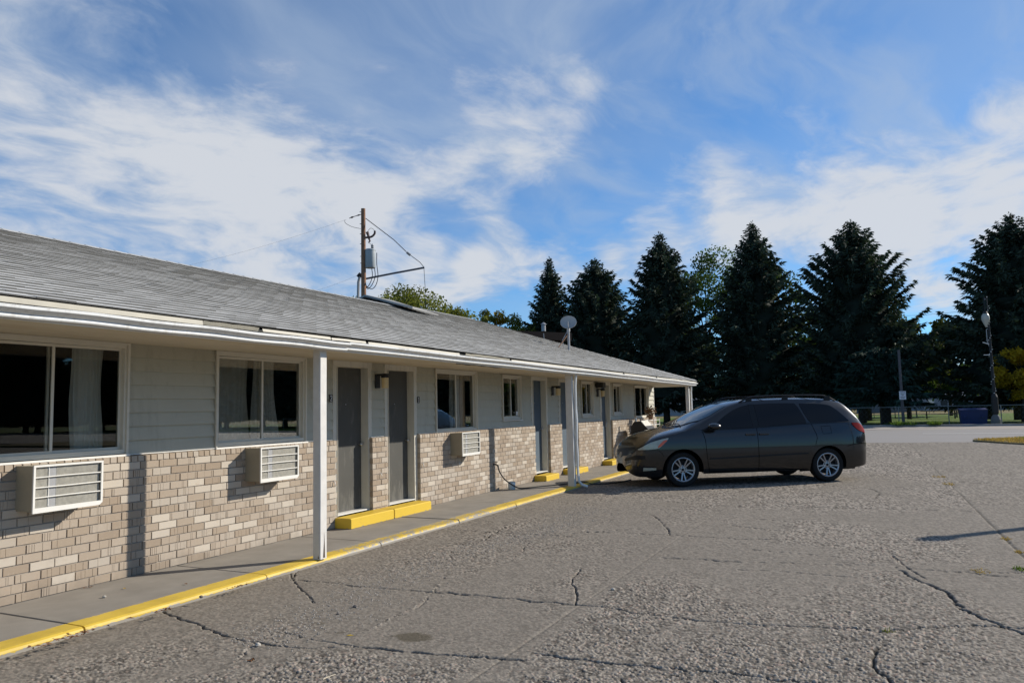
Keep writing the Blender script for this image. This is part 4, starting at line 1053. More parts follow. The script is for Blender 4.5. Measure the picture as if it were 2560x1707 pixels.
M_darkbrown = material('dark_brown_boards', (.008, .006, .006), .85, .1, var=.3, vscale=3)
t = thing('dark_building', (33, 14, -.2), 'dark brown flat roofed building behind the motel roof', 'building')
c0 = at_depth(1262, 828, 33); c1 = at_depth(1400, 823, 34.5)
d_ = Vector((c1[0]-c0[0], c1[1]-c0[1], 0)).normalized(); n_ = Vector((d_.y, -d_.x, 0)); n_ = n_ if n_.x > 0 else -n_
def slab(z0, z1, o, dep, ext=0):
    p = Vector((c0[0], c0[1], 0))-d_*(2+ext); q = Vector((c1[0], c1[1], 0))+d_*ext; v = n_*dep; u = n_*(-o)
    h = lambda z: [p+u+Vector((0, 0, z)), q+u+Vector((0, 0, z)), q+v+Vector((0, 0, z)), p+v+Vector((0, 0, z))]
    return MB().hexa(h(z0), h(z1))
ztp = float(c0[2])
slab(-.3, ztp-.36, 0, 7).build('wall', M_darkbrown, t)
slab(ztp-.359, ztp, .35, 7.3, .4).build('fascia', material('dark_fascia', (.012, .009, .009), .8, .1), t)
MB().tube([tuple(at_depth(1359, 833, 33.3)), tuple(at_depth(1361, 858, 33.3))], .02, 5).build('conduit', M_metal2, t)
m = MB().lathe([(.1, 0), (.1, .3), (.16, .32), (.02, .42)], 10, tuple(at_depth(1359, 828, 35.5))); m.build('roof_vent', M_metal2, t)

# ---- utility pole
DP = 42.0
pt = at_depth(908, 522, DP); px_, py_ = float(pt[0]), float(pt[1])
pole = thing('utility_pole', (px_, py_, -.2), 'brown wooden utility pole with grey transformer behind the motel roof', 'utility pole')
M_pole = material('pole_wood', (.25, .14, .085), .9, .1, var=.35, vscale=5)
M_insul = material('brown_insulator', (.10, .06, .05), .4, .5)
A = lambda x, y: tuple(at_depth(x, y, DP))
MB().tube([(px_, py_, -.4), (px_, py_, 4), (px_, py_, 9), (px_, py_, float(pt[2]))], [.17, .155, .135, .12], 14).build('trunk', M_pole, pole, smooth=40)
rgt = Vector(rt)
tc = at_depth(926, 670, DP-.25)
tk = MB().lathe([(.27, 0), (.29, .03), (.29, .95), (.305, .96), (.305, 1.0), (.26, 1.05), (.02, 1.07)], 22, tuple(tc)); tk = tk.build('transformer', material('transformer_grey', (.36, .39, .40), .45, .4, var=.05), pole, smooth=35)
MB().lathe([(.06, 0), (.09, .05), (.06, .09), (.09, .14), (.05, .2), (.02, .26)], 12, tuple(at_depth(931, 621, DP-.3))).build('bushing', M_metal2, tk)
MB().bar(A(912, 640), A(922, 640), .1).build('mount', M_metal2, pole)
M_cable = material('black_cable', (.02, .02, .022), .6, .2)
MB().tube([A(914, 697), A(985, 683), A(1061, 669)], .055, 8).build('standoff_arm', material('grey_pipe', (.10, .105, .12), .5, .4), pole, smooth=True)
MB().tube([A(914, 546), A(985, 600), A(1016, 630)], .022, 5).build('guy_wire', M_cable, pole)
MB().tube([A(1017, 631), A(1026, 638)], [.07, .07], 8).build('strain_insulator', M_metal2, pole)
MB().tube([A(1026, 638), A(1050, 656), A(1059, 667)], .018, 5).build('guy_wire', M_cable, pole)
MB().tube([A(1060, 672), A(1062, 705), A(1064, 735), A(1066, 800)], .014, 5).build('guy_wire', M_cable, pole)
MB().tube(spline([A(914, 594), A(928, 592), A(936, 585), A(937, 577)]), [.06]*31, 7).build('cutout_arm', M_insul, pole)
MB().tube([A(918, 580), A(924, 600)], [.09, .05], 8).build('fuse_cutout', M_insul, pole); MB().tube([A(921, 594), A(925, 603), A(921, 607)], [.05, .05, .03], 8).build('fuse_cutout', M_insul, pole)
MB().tube(spline([A(918, 580), A(926, 571), A(934, 574), A(937, 580)], 6), .012, 5).build('jumper', M_cable, pole)
MB().tube(spline([A(921, 606), A(928, 612), A(931, 616)], 5), .012, 5).build('jumper', M_cable, pole)
for x0, xb_ in ((928, 921), (935, 928), (942, 938)):
    MB().tube(spline([A(x0, 632), A(x0, 660), A(x0+3, 690), A(xb_-2+4, 712), A(xb_-8, 722), A(916, 715), A(908, 695)], 6), .022, 5).build('jumper', M_cable, pole)
MB().tube([A(895, 752), A(896, 705), A(900, 688)], .075, 8).build('riser_conduit', M_metal2, pole, smooth=True)
MB().tube([A(894, 692), A(899, 686), A(905, 690)], [.09, .12, .1], 8).build('weatherhead', M_cable, pole)
MB().tube(spline([A(903, 536), A(884, 542), A(873, 546)], 5), [.02, .02, .045, .02, .02, .02, .05, .05, .02, .02, .02][:11], 6).build('dead_end_insulator', M_insul, pole)
MB().tube(spline([A(862, 550), A(864, 558), A(880, 567), A(902, 572)], 6), .012, 5).build('jumper', M_cable, pole)
for k, z in enumerate((530, 560, 585, 610, 641, 658, 690)): MB().bar(A(904+k*.2, z), A(899+k*.3, z), .03).build('step_bolt', M_metal2, pole)
for (a, b, sag, L) in (((866, 549), (430, 655), 10, 'thin black power line running left from the top of the utility pole'), ((895, 688), (700, 728), 6, 'lower thin black power line left of the utility pole')):
    p = Vector(at_depth(*a, DP)); q = Vector(at_depth(b[0], b[1], DP+9)); q = p+(q-p)*1.6
    pts = [p.lerp(q, i/24)+Vector((0, 0, -1.0*4*(i/24)*(1-i/24)*.5)) for i in range(25)]
    tag(MB().tube(pts, .004, 5).build('power_line', M_cable), L, 'power line', 'power lines')
for (ya, yb2, L) in ((912, 862, 'upper thin power line between the two right hand spruces'), (838, 790, 'lower thin power line between the two right hand spruces')):
    pass
p = Vector(at_depth(2180, 835-45, 95)); q = Vector(at_depth(2560, 775-45+20, 95))
tag(MB().tube([p.lerp(q, i/12)+Vector((0, 0, -.6*4*(i/12)*(1-i/12))) for i in range(13)], .018, 5).build('power_line', M_cable), 'faint power line crossing the gap between the two right hand spruces', 'power line', 'power lines')

# ================================================================== TREES
LAWN = -.28
def leaf_material(name, base, trans=.25, var=.3):
    m = material(name, base, .8, .15, tone=True); m['tone'] = 1; nt = NT(m.node_tree); b = nt.n['Principled BSDF']; out = nt.n['Material Output']
    tr = nt.new('ShaderNodeBsdfTranslucent'); cl = b.inputs['Base Color'].links[0].from_socket
    nt.l.new(nt.mix(1.0, cl, (1.3, 1.35, .7), 'MULTIPLY'), tr.inputs['Color'])
    mx = nt.new('ShaderNodeMixShader'); mx.inputs[0].default_value = trans
    nt.l.new(b.outputs[0], mx.inputs[1]); nt.l.new(tr.outputs[0], mx.inputs[2]); nt.l.new(mx.outputs[0], out.inputs[0])
    return m
M_needle = leaf_material('spruce_needles', (.034, .050, .034), .10)
M_bneedle = leaf_material('blue_spruce_needles', (.026, .05, .038), .08)
M_leaf = leaf_material('green_leaves', (.060, .095, .025), .30)
M_leafo = leaf_material('olive_leaves', (.13, .14, .03), .35)
M_leafo2 = leaf_material('dusky_olive_leaves', (.075, .085, .022), .30)
M_leafy = leaf_material('yellow_leaves', (.34, .22, .015), .35)
M_bark = material('dark_bark', (.055, .042, .034), .95, .1, var=.3, vscale=4)

def rhomb(Pb, dirv, nrm_, L, Wd):
    """arrays of bases, directions, side vectors -> pointed leaf quads"""
    a = Pb; b = Pb+dirv*(L*.45)[:, None]+nrm_*(Wd/2)[:, None]; c = Pb+dirv*L[:, None]; d = Pb+dirv*(L*.45)[:, None]-nrm_*(Wd/2)[:, None]
    V = np.stack([a, b, c, d], 1).reshape(-1, 3); return V
def unit(a): return a/np.maximum(np.linalg.norm(a, axis=-1, keepdims=True), 1e-9)
def spruce(x, y, H, prof, label, seed, zb=1.6, upsweep=.0, mat_=None, dens=1.0, ragged=.18, group='dark spruces along the road'):
    """prof: list of (height fraction, radius in m). Whorls of drooping boughs with hanging sprays."""
    r = np.random.default_rng(seed)
    t = thing('spruce_tree', (x, y, LAWN), label, 'spruce tree', group)
    MB().tube([(x, y, LAWN-.1), (x, y, LAWN+1.5), (x, y, LAWN+H*.5), (x, y, LAWN+H*.97)], [.34*H/17, .27*H/17, .14*H/17, .02], 10).build('trunk', M_bark, t)
    fr = [p[0] for p in prof]; rd = [p[1] for p in prof]
    Pb = []; Dv = []; Ls = []; Ws = []
    z = zb
    while z < H*.985:
        f = z/H; R = np.interp(f, fr, rd); nb = int(r.integers(8, 12)) if f < .88 else 5
        a0 = r.uniform(0, 6.28)
        for k in range(nb):
            an = a0+2*math.pi*k/nb+r.uniform(-.35, .35); Lb = R*r.uniform(1-ragged*1.6, 1+ragged)
            if Lb < .10: Lb = .10
            n = max(5, int(Lb*9*dens)); s = np.linspace(.06, 1, n)
            droop = (-.30*(1-f)+upsweep+.55*f)*Lb
            bx = np.cos(an)*s*Lb; by = np.sin(an)*s*Lb; bz_ = droop*s+(.16+upsweep*.4)*Lb*s**3
            base = np.stack([x+bx, y+by, LAWN+z+bz_], 1)
            for side in (-1, 1, 0, 2):
                ang = an+side*r.uniform(.5, 1.0, n) if side in (-1, 1) else an+r.uniform(-.25, .25, n)
                dz = r.uniform(-.55, .15, n) if side != 2 else r.uniform(-1.6, -.5, n)
                Dv.append(unit(np.stack([np.cos(ang), np.sin(ang), dz], 1))); Pb.append(base+r.normal(0, .05, (n, 3)))
                Ls.append((.15+.17*min(1, R/1.5)+.42*(1-s*.5)*min(1, R/2.5))*r.uniform(.7, 1.3, n)); Ws.append(r.uniform(.11, .22, n)*min(1, .5+R/3))
        z += (.40+.12*(1-f))*r.uniform(.8, 1.2)/dens**.5*(1 if f < .8 else .7)
    n = 22                                               # leader tip
    zt = np.linspace(H*.92, H*1.0, n); an = r.uniform(0, 6.28, n)
    Pb.append(np.stack([np.full(n, x), np.full(n, y), LAWN+zt], 1)); Dv.append(unit(np.stack([np.cos(an), np.sin(an), r.uniform(.5, 2.0, n)], 1))); Ls.append(np.linspace(.5, .28, n)*r.uniform(.7, 1.2, n)); Ws.append(np.full(n, .09))
    Pb = np.concatenate(Pb); Dv = np.concatenate(Dv); Ls = np.concatenate(Ls); Ws = np.concatenate(Ws)
    sv = unit(np.cross(Dv, r.normal(0, 1, Dv.shape)))
    V = rhomb(Pb, Dv, sv, Ls, Ws)
    # loose inner shell of boughs so that the middle is solid
    F4 = np.arange(len(V)).reshape(-1, 4)
    rows = []
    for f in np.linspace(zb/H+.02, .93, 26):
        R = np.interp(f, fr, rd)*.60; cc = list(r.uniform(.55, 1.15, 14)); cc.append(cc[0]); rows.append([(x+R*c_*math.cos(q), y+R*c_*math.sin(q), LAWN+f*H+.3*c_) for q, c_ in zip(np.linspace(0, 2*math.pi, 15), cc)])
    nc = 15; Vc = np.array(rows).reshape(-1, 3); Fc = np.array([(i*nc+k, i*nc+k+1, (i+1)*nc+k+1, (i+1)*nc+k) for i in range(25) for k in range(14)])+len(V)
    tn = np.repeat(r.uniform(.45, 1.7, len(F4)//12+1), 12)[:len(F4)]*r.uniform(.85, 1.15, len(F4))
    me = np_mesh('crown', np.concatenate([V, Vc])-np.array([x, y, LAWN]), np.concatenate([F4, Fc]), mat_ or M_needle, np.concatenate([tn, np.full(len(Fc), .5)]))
    link('crown', me, t, world=False)
    return t
def spot(px, X): p = at_x(px, 1057, X); return float(p[0]), float(p[1])
def height_at(px, py, X): return float(at_x(px, py, X)[2])-LAWN
SPR = [ # trunk px, X, tip py, profile, label
 (1384, 74, 645, [(0, 4.6), (.12, 4.5), (.3, 3.9), (.5, 2.75), (.7, 1.65), (.85, .95), (1, .1)], 'dark spruce leftmost in the row, narrow crown left of the satellite dish', 1, 1.9, 0, .2),
 (1500, 74, 645, [(0, 5.8), (.15, 5.8), (.35, 5.2), (.55, 4.2), (.75, 2.5), (.88, 1.2), (1, .1)], 'broad dark spruce standing directly right of the satellite dish', 2, 1.9, 0, .22),
 (1668, 72, 580, [(0, 5.6), (.15, 5.5), (.35, 4.6), (.55, 3.5), (.72, 2.3), (.86, 1.15), (1, .1)], 'tall dark spruce above the far corner of the motel roof', 3, 2.0, 0, .22),
 (1905, 73, 555, [(0, 5.4), (.2, 5.2), (.4, 4.3), (.6, 3.1), (.75, 1.9), (.88, .95), (1, .1)], 'tall pointed spruce rising over the van roof, leafy tree behind it', 4, 2.1, .02, .2),
 (2157, 72, 549, [(0, 5.9), (.2, 5.7), (.4, 4.8), (.6, 3.6), (.75, 2.35), (.88, 1.15), (.95, .5), (1, .08)], 'open ragged spruce with upswept boughs behind the rear of the van', 5, 2.2, .16, .24),
 (2566, 70, 531, [(0, 6.6), (.15, 6.4), (.35, 5.3), (.55, 4.2), (.75, 2.6), (.88, 1.2), (1, .1)], 'huge dark spruce at the right edge behind the street lamp', 6, 1.9, .0, .25)]
for px, X, tip, prof, lab, seed, zb, us, rg in SPR:
    x, y = spot(px, X); spruce(x, y, height_at(px-16, tip, X), prof, lab, seed, zb, us, None, 1.0, rg)
x, y = spot(2216, 69.5); 
x2, y2 = spot(2205, 66)
spruce(x2, y2, 6.0, [(0, 3.6), (.3, 3.4), (.6, 2.6), (.85, 1.6), (1, .5)], 'low drooping blue green spruce in front of the ragged spruce', 9, 2.1, -.22, M_bneedle, 1.3, .3, None)

def broadleaf(x, y, H, cw, label, seed, mat_, nleaf=9000, ls=.26, trunk=.22, zb=.28, group=None, flat=1.0, gz=LAWN, name='leafy_tree', clumps=34):
    r = np.random.default_rng(seed)
    t = thing(name, (x, y, gz), label, 'tree', group)
    m = MB(); m.tube([(x, y, gz-.1), (x+.1, y, gz+H*zb), (x+r.uniform(-.3, .3), y+r.uniform(-.3, .3), gz+H*.6)], [trunk, trunk*.8, trunk*.3], 9)
    C = []
    for k in range(clumps):
        d = unit(r.normal(0, 1, 3)); rad = r.uniform(.35, 1)**.5
        c = np.array([d[0]*cw*rad, d[1]*cw*rad, H*(zb+1)/2+d[2]*H*(1-zb)/2*rad*flat]); C.append(c)
        if k % 2 == 0:
            b0 = Vector((x, y, gz+H*r.uniform(zb*.9, .55))); e = Vector((x+c[0], y+c[1], gz+c[2])); mid = b0.lerp(e, .5)+Vector((0, 0, .06*H))
            m.tube([b0, mid, e], [trunk*.35, trunk*.2, trunk*.05], 5, False)
    m.build('trunk', M_bark, t)
    C = np.array(C); sz = r.uniform(.16, .34, len(C))*min(cw, H*(1-zb)/2)*1.25
    i = r.integers(0, len(C), nleaf); d = unit(r.normal(0, 1, (nleaf, 3))); q = r.uniform(.1, 1, nleaf)**.45
    Pb = C[i]+d*(sz[i]*q)[:, None]*np.array([1, 1, .75]); Dv = unit(r.normal(0, 1, (nleaf, 3))+np.array([0, 0, -.3])); sv = unit(np.cross(Dv, r.normal(0, 1, (nleaf, 3))))
    L = ls*r.uniform(.6, 1.4, nleaf); V = rhomb(Pb, Dv, sv, L, L*.7)
    tn = (r.uniform(.7, 1.3, len(C))[i])*r.uniform(.75, 1.3, nleaf)
    link('crown', np_mesh('crown', V, np.arange(len(V)).reshape(-1, 4), mat_, tn), t, world=False)
    return t
def bl(px, X, tip, cwpx, *a, **k):
    x, y = spot(px, X); dep = X*math.cos(YAW)+y*math.sin(YAW)
    return broadleaf(x, y, height_at(px, tip, X), cwpx/FPX*dep, *a, **k)
bl(1775, 92, 648, 135, 'airy green tree showing between the third and fourth spruces', 21, M_leaf, 16000, .30, .3, .30, 'leafy trees behind the spruces')
bl(1965, 94, 665, 85, 'green leafy tree peeping out right of the pointed spruce', 22, M_leaf, 8000, .34, .3, .2, 'leafy trees behind the spruces')
bl(2085, 96, 750, 110, 'green leafy tree filling the gap left of the ragged spruce', 23, M_leaf, 9000, .36, .25, .32, 'leafy trees behind the spruces')
bl(2275, 90, 790, 130, 'olive leafy tree low behind the ragged spruce', 24, M_leafo2, 12000, .34, .25, .30, 'leafy trees behind the spruces')
bl(2380, 98, 900, 90, 'low dark leafy tree left of the huge right hand spruce', 29, M_leaf, 6000, .36, .2, .36, 'leafy trees behind the spruces')
bl(2565, 66, 872, 62, 'golden yellow tree at the right edge beside the street lamp', 25, M_leafy, 9000, .22, .14, .33, None, clumps=26)
# trees behind the motel
x, y, z = at_depth(1055, 745, 62); broadleaf(x, y, float(z)+.5, 5.0, 'olive green tree behind the motel roof right of the utility pole', 26, M_leafo, 34000, .20, .3, .3, 'leafy trees behind the motel', 1, -.3, clumps=60)
x, y, z = at_depth(960, 748, 64); broadleaf(x, y, float(z)+.75, 4.2, 'olive green tree directly behind the utility pole', 27, M_leafo, 26000, .20, .3, .3, 'leafy trees behind the motel', 1, -.3, clumps=50)
x, y, z = at_depth(1215, 800, 80); broadleaf(x, y, float(z)+2.4, 1.5, 'slim yellowing tree behind the motel roof, nearer the utility pole', 28, M_leafo, 7000, .22, .2, .1, 'yellowing trees behind the motel', 1, -.3)
x, y, z = at_depth(1252, 806, 80); broadleaf(x, y, float(z)+2.0, 1.5, 'slim yellow tree behind the motel roof between two others', 30, M_leafy, 7000, .22, .2, .1, 'yellowing trees behind the motel', 1, -.3)
x, y, z = at_depth(1295, 792, 80); broadleaf(x, y, float(z)+1.8, 2.2, 'yellow green tree left of the leftmost spruce', 31, M_leafo, 9000, .22, .2, .1, 'yellowing trees behind the motel', 1, -.3)
# the row of spruces goes on beyond the right edge of the picture; the windows mirror it
src = [o for o in COL.objects if o.name.startswith('spruce_tree')][:6]
k = 0
for x_, y_, sc_k in ((82, -40, .95), (84, -47, 1.05), (80, -54, .95), (82, -61, 1.0), (78, -68, .9), (80, -75, 1.0), (76, -82, 1.0), (72, -88, .95), (68, -94, 1.0), (62, -98, .95), (56, -102, 1.0), (50, -105, .95), (44, -108, 1.0), (37, -110, 1.0), (30, -112, .9), (22, -112, 1.0), (14, -112, 1.0), (92, -40, 1.1), (90, -46, 1.1), (89, -54, 1.1), (88, -62, 1.1), (87, -70, 1.1), (86, -78, 1.1), (84, -86, 1.1), (78, -94, 1.1), (70, -100, 1.1)):
    c = copy_tree(src[k % 6]); k += 1; c.location = (x_, y_, LAWN); c.rotation_euler = (0, 0, k*1.3); c.scale = (1.15*sc_k, 1.15*sc_k, .82*sc_k)
    tag(c, 'spruce continuing the dark row beyond the right edge, seen only in the windows', 'spruce tree', 'spruces beyond the right edge')
# ---- off to the right: a round sign pole whose shadow reaches across the lot
t = thing('sign_pole', (16.35, -6.05, -.1), 'tall steel pole beside the parking lot', 'pole')
MB().tube([(16.35, -6.05, -.12), (16.35, -6.05, 4.0)], [.11, .09], 14).build('post', M_metal2, t)
MB().lathe([(.16, 0), (.14, .12), (.02, .2)], 12, (16.35, -6.05, 4.0)).build('cap', M_metal2, t)

# ================================================================== ACROSS THE ROAD
KX = 54.75
def fz(x): return LAWN if x > 61 else -.005+(LAWN+.005)*max(0, (x-KX-.6))/(61-KX-.6)
# street lamp
lx, ly, _ = at_x(2491, 1061, 56.0); lx = float(lx); ly = float(ly); lz = fz(lx)
lamp = thing('street_lamp', (lx, ly, lz), 'black street lamp with white globe and wound string lights on the far kerb', 'street lamp')
M_post = material('lamp_post_black', (.014, .014, .015), .5, .3)
Ht = 8.05
m = MB().tube([(lx, ly, lz-.05), (lx, ly, lz+1.6), (lx, ly, lz+6.9)], [.13, .10, .065], 12); m.build('post', M_post, lamp)
m = MB().lathe([(.30, 0), (.30, .3), (.22, .5), (.14, .62), (.12, .7)], 10, (lx, ly, lz-.02)); m.build('base', material('lamp_base_concrete', (.12, .12, .12), .8, .2), lamp)
m = MB().lathe([(.17, .62), (.19, .75), (.19, 1.7), (.12, 1.9)], 12, (lx, ly, lz)); m.build('lower_sleeve', M_post, lamp)
rx = Vector((math.sin(YAW), -math.cos(YAW), 0)); o_ = Vector((lx, ly, 0))-rx*.16
m = MB().lathe([(.03, .15), (.05, .2), (.15, .42), (.235, .66), (.225, .86), (.15, 1.0), (.12, 1.03)], 20, (o_.x, o_.y, lz+5.95)); m.build('globe', material('lamp_globe', (.40, .385, .33), .4, .4), lamp, smooth=40)
m = MB().lathe([(.16, 0), (.12, .1), (.05, .16)], 12, (o_.x, o_.y, lz+6.98)); m.tube([(o_.x, o_.y, lz+7.1), (o_.x-.05, o_.y, lz+7.5), (o_.x, o_.y, lz+8.0), (lx, ly, lz+8.0), (lx, ly, lz+7.5), (lx, ly, lz+6.8)], .04, 6); m.build('scroll_arm', M_post, lamp)
m = MB().tube([(o_.x, o_.y, lz+5.98), (o_.x+.03, o_.y, lz+5.2), (lx, ly, lz+4.7)], .025, 6); m.build('bracket', M_metal2, lamp)
for zz_ in (5.0, 4.35): MB().bar(tuple(Vector((lx, ly, lz+zz_))), tuple(Vector((lx, ly, lz+zz_+(.15 if zz_ > 4.9 else 0)))-rx*.45), .04).build('banner_arm', M_white, lamp)
M_bulb = material('clear_bulbs', (.75, .74, .70), .2, .6)
sg = MB()
for k in range(46):
    z = 1.5+k*.145; a = k*1.05; r_ = .14-.01*z
    if z > 6.6: r_ = .12
    c = (lx+r_*math.cos(a), ly+r_*math.sin(a), lz+z); sg.lathe([(.004, -.03), (.034, 0), (.004, .03)], 6, c)
sg2 = tag(sg.build('string_lights', M_bulb, lamp), kind='stuff')

# sign on a wooden post
sx0, sy0, _ = at_x(2259, 1058, 57.5); sx0 = float(sx0); sy0 = float(sy0); szg = fz(sx0)
sg = thing('parking_sign', (sx0, sy0, szg), 'small white sign on a grey wooden post across the road', 'sign')
MB().tube([(sx0, sy0, szg-.05), (sx0, sy0, szg+5.1)], [.10, .08], 10).build('post', material('grey_post_wood', (.10, .095, .10), .9, .1, var=.25), sg)
c = Vector(at_x(2256.5, 988, 57.25)); yv = Vector((0, 1, 0)); zv = Vector((0, 0, 1)); 
bd = MB().box(c.x-.01, c.y-.20, c.z-.28, c.x+.012, c.y+.20, c.z+.28).build('board', material('sign_white', (.62, .63, .66), .5, .3), sg)
m = MB()
for k, (a, b) in enumerate(((-.15, .15), (-.12, .13), (-.07, .07), (-.15, .14), (-.10, .12))):
    zz_ = c.z+.20-.098*k
    q = a
    while q < b:
        w_ = rng.uniform(.03, .06); m.box(c.x-.0125, c.y+q, zz_-.022, c.x-.0105, c.y+min(q+w_, b), zz_+.022); q += w_+.014
m.build('lettering', material('sign_ink', (.06, .06, .10), .6, .2), bd)
# dumpster
x0, y0, _ = at_x(2434, 1058, 58.5); x0 = float(x0); y0 = float(y0); g = fz(x0)
t = thing('dumpster', (x0, y0, g), 'dark blue dumpster standing on the grass left of the street lamp', 'dumpster')
M_blue = material('dumpster_blue', (.010, .022, .10), .5, .4, var=.1)
MB().hexa([(x0-.5, y0-.72, g+.05), (x0+.6, y0-.72, g+.05), (x0+.6, y0+.72, g+.05), (x0-.5, y0+.72, g+.05)], [(x0-.62, y0-.78, g+.98), (x0+.72, y0-.78, g+.98), (x0+.72, y0+.78, g+.98), (x0-.62, y0+.78, g+.98)]).build('bin', M_blue, t)
for a, b in ((-.79, -.01), (.01, .79)): MB().hexa([(x0-.66, y0+a, g+.985), (x0+.74, y0+a, g+.985), (x0+.74, y0+b, g+.985), (x0-.66, y0+b, g+.985)], [(x0-.66, y0+a, g+1.02), (x0+.74, y0+a, g+1.12), (x0+.74, y0+b, g+1.12), (x0-.66, y0+b, g+1.02)]).build('lid', M_blue, t)
for a in (-.5, .5): MB().box(x0-.70, y0+a-.06, g+.5, x0-.585, y0+a+.06, g+.62).build('lift_pocket', M_blue, t)
# chain link fence
t = thing('chain_link_fence', (59.8, 0, fz(59.8)), 'grey chain link fence along the park across the road', 'fence')
M_fence = material('fence_pipe', (.20, .21, .22), .5, .4, metal=.3)
g = fz(59.8)
for k in range(19):
    y = 14-k*3.05; MB().tube([(59.8, y, g-.05), (59.8, y, g+1.35)], .03, 6).build('post', M_fence, t)
MB().tube([(59.8, 14, g+1.33), (59.8, -41, g+1.33)], .022, 6).build('top_rail', M_fence, t)
m = MB()
for k in range(160):
    y = 14-k*.34
    m.bar((59.8, y, g+.05), (59.8, y-1.28, g+1.32), .0035); m.bar((59.8, y-1.28, g+.05), (59.8, y, g+1.32), .0035)
tag(m.build('chain_link', M_fence, t), kind='stuff')
# picnic tables
def picnic(px, X, label, s=1.0):
    x, y, _ = at_x(px, 1040, X); x = float(x); y = float(y); g = fz(X)
    t = thing('picnic_table', (x, y, g), label, 'picnic table', 'picnic tables in the park')
    M_w = material('weathered_planks', (.11, .10, .095), .85, .2)
    MB().box(x-.4, y-1.0*s, g+.72, x+.4, y+1.0*s, g+.77).build('tabletop', M_w, t)
    for d in (-.72, .72): MB().box(x+d-.14, y-1.0*s, g+.42, x+d+.14, y+1.0*s, g+.46).build('bench', M_w, t)
    for e in (-.7*s, .7*s):
        for d in (-1, 1): MB().bar((x+d*.55, y+e, g+.0), (x+d*.2, y+e, g+.73), .07).build('leg', M_w, t)
        MB().bar((x-.8, y+e+.05, g+.40), (x+.8, y+e+.05, g+.40), .06).build('crossbar', M_w, t)
picnic(2352, 84, 'dark picnic table on the lawn right of the white sign', 1.7); picnic(2416, 90, 'second picnic table, on the lawn behind the dumpster', 1.2)
# bleachers
x, y, _ = at_x(2238, 1030, 88); x = float(x); y = float(y); g = LAWN
t = thing('bleachers', (x, y, g), 'small metal bleachers left of the white sign', 'bleachers')
for k in range(4): MB().box(x+k*.6, y-2.3, g+.35+k*.36, x+k*.6+.26, y+2.3, g+.40+k*.36).build('bench', M_fence, t)
for yy in (-2, 0, 2): MB().bar((x, y+yy, g), (x+2.2, y+yy, g+1.55), .06).build('frame', M_fence, t); MB().bar((x+2.2, y+yy, g), (x+2.2, y+yy, g+1.9), .06).build('frame', M_fence, t)
# far sheds, trailers and rails
M_shed = material('pale_shed', (.30, .31, .33), .6, .3, var=.08); M_shed2 = material('grey_shed', (.14, .15, .175), .6, .3, var=.1); M_win = material('dark_far_window', (.03, .035, .045), .2, .5)
def shed(px, X, w, h, label, m_=M_shed, nwin=3, cat='building', roofm=None):
    x, y, _ = at_x(px, 1015, X); x = float(x); y = float(y); g = -.35
    t = thing('far_building', (x, y, g), label, cat)
    MB().box(x, y-w/2, g-.2, x+5, y+w/2, g+h).build('wall', m_, t)
    MB().prism([(x-.3, y-w/2-.3, g+h+.005), (x+5.3, y-w/2-.3, g+h+.005), (x+2.5, y-w/2-.3, g+h+.7)], (0, w+.6, 0)).build('roof', roofm or M_shed2, t)
    for k in range(nwin):
        yy = y-w/2+w*(k+.5)/nwin
        MB().box(x-.05, yy-.5, g+h*.38, x-.005, yy+.5, g+h*.72).build('window', M_win, t)
    return t
shed(2190, 128, 5.5, 2.6, 'low grey shed with pale door far behind the two trunks', M_shed2, 2)
shed(2230, 132, 4.0, 2.5, 'dark far shed with a white panel behind the bleachers', M_shed2, 2)
shed(2300, 150, 7.0, 2.0, 'long pale shed far behind the white sign', M_shed, 3)
shed(2395, 146, 10.0, 2.4, 'long pale building far behind the picnic tables', M_shed, 5)
shed(2505, 140, 8.0, 2.6, 'pale building far behind the street lamp', M_shed, 3)
shed(1700, 132, 9.0, 2.6, 'pale blue building far off beneath the spruces left of the van', M_shed, 3)
shed(1640, 140, 6.0, 2.3, 'pale building far off beyond the motel corner', M_shed, 2)
def panel(px, py, X, w, h, label):
    c = at_x(px, py, X); x, y, z = map(float, c); t = thing('billboard', (x, y, -.35), label, 'board')
    MB().box(x-.06, y-w/2, z-h/2, x, y+w/2, z+h/2).build('board', M_paper, t)
    for e in (-.35, .35): MB().bar((x+.05, y+e*w, -.4), (x+.05, y+e*w, z), .08).build('post', M_fence, t)
panel(2229, 1016.5, 118, 1.05, .35, 'white board low behind the bleachers'); panel(2327, 1003, 120, .8, .5, 'bright white panel high behind the picnic table')
# small trunks in the park
for i, (px, X, hh, L) in enumerate(((2217, 71, 6, 'thick dark trunk left of the white sign'), (2275, 84, 7, 'thin dark trunk right of the white sign'), (1720, 80, 7, 'slim trunk seen through the porch end, left of the van windscreen'), (2172, 80, 7, 'dark trunk just behind the ragged spruce'), (2480, 79, 7, 'thick trunk behind the dumpster'), (2548, 76, 7, 'dark trunk under the golden tree'))):
    x, y = spot(px, X); r_ = .42 if i == 0 else (.22 if i in (1, 2) else .36)
    seed = 80+i
    broadleaf(x, y, hh+2.5, 3.4, 'park tree with '+L, seed, M_needle, 3500, .5, r_, .46, 'shaded trees in the park', gz=fz(X), name='park_tree', clumps=20)

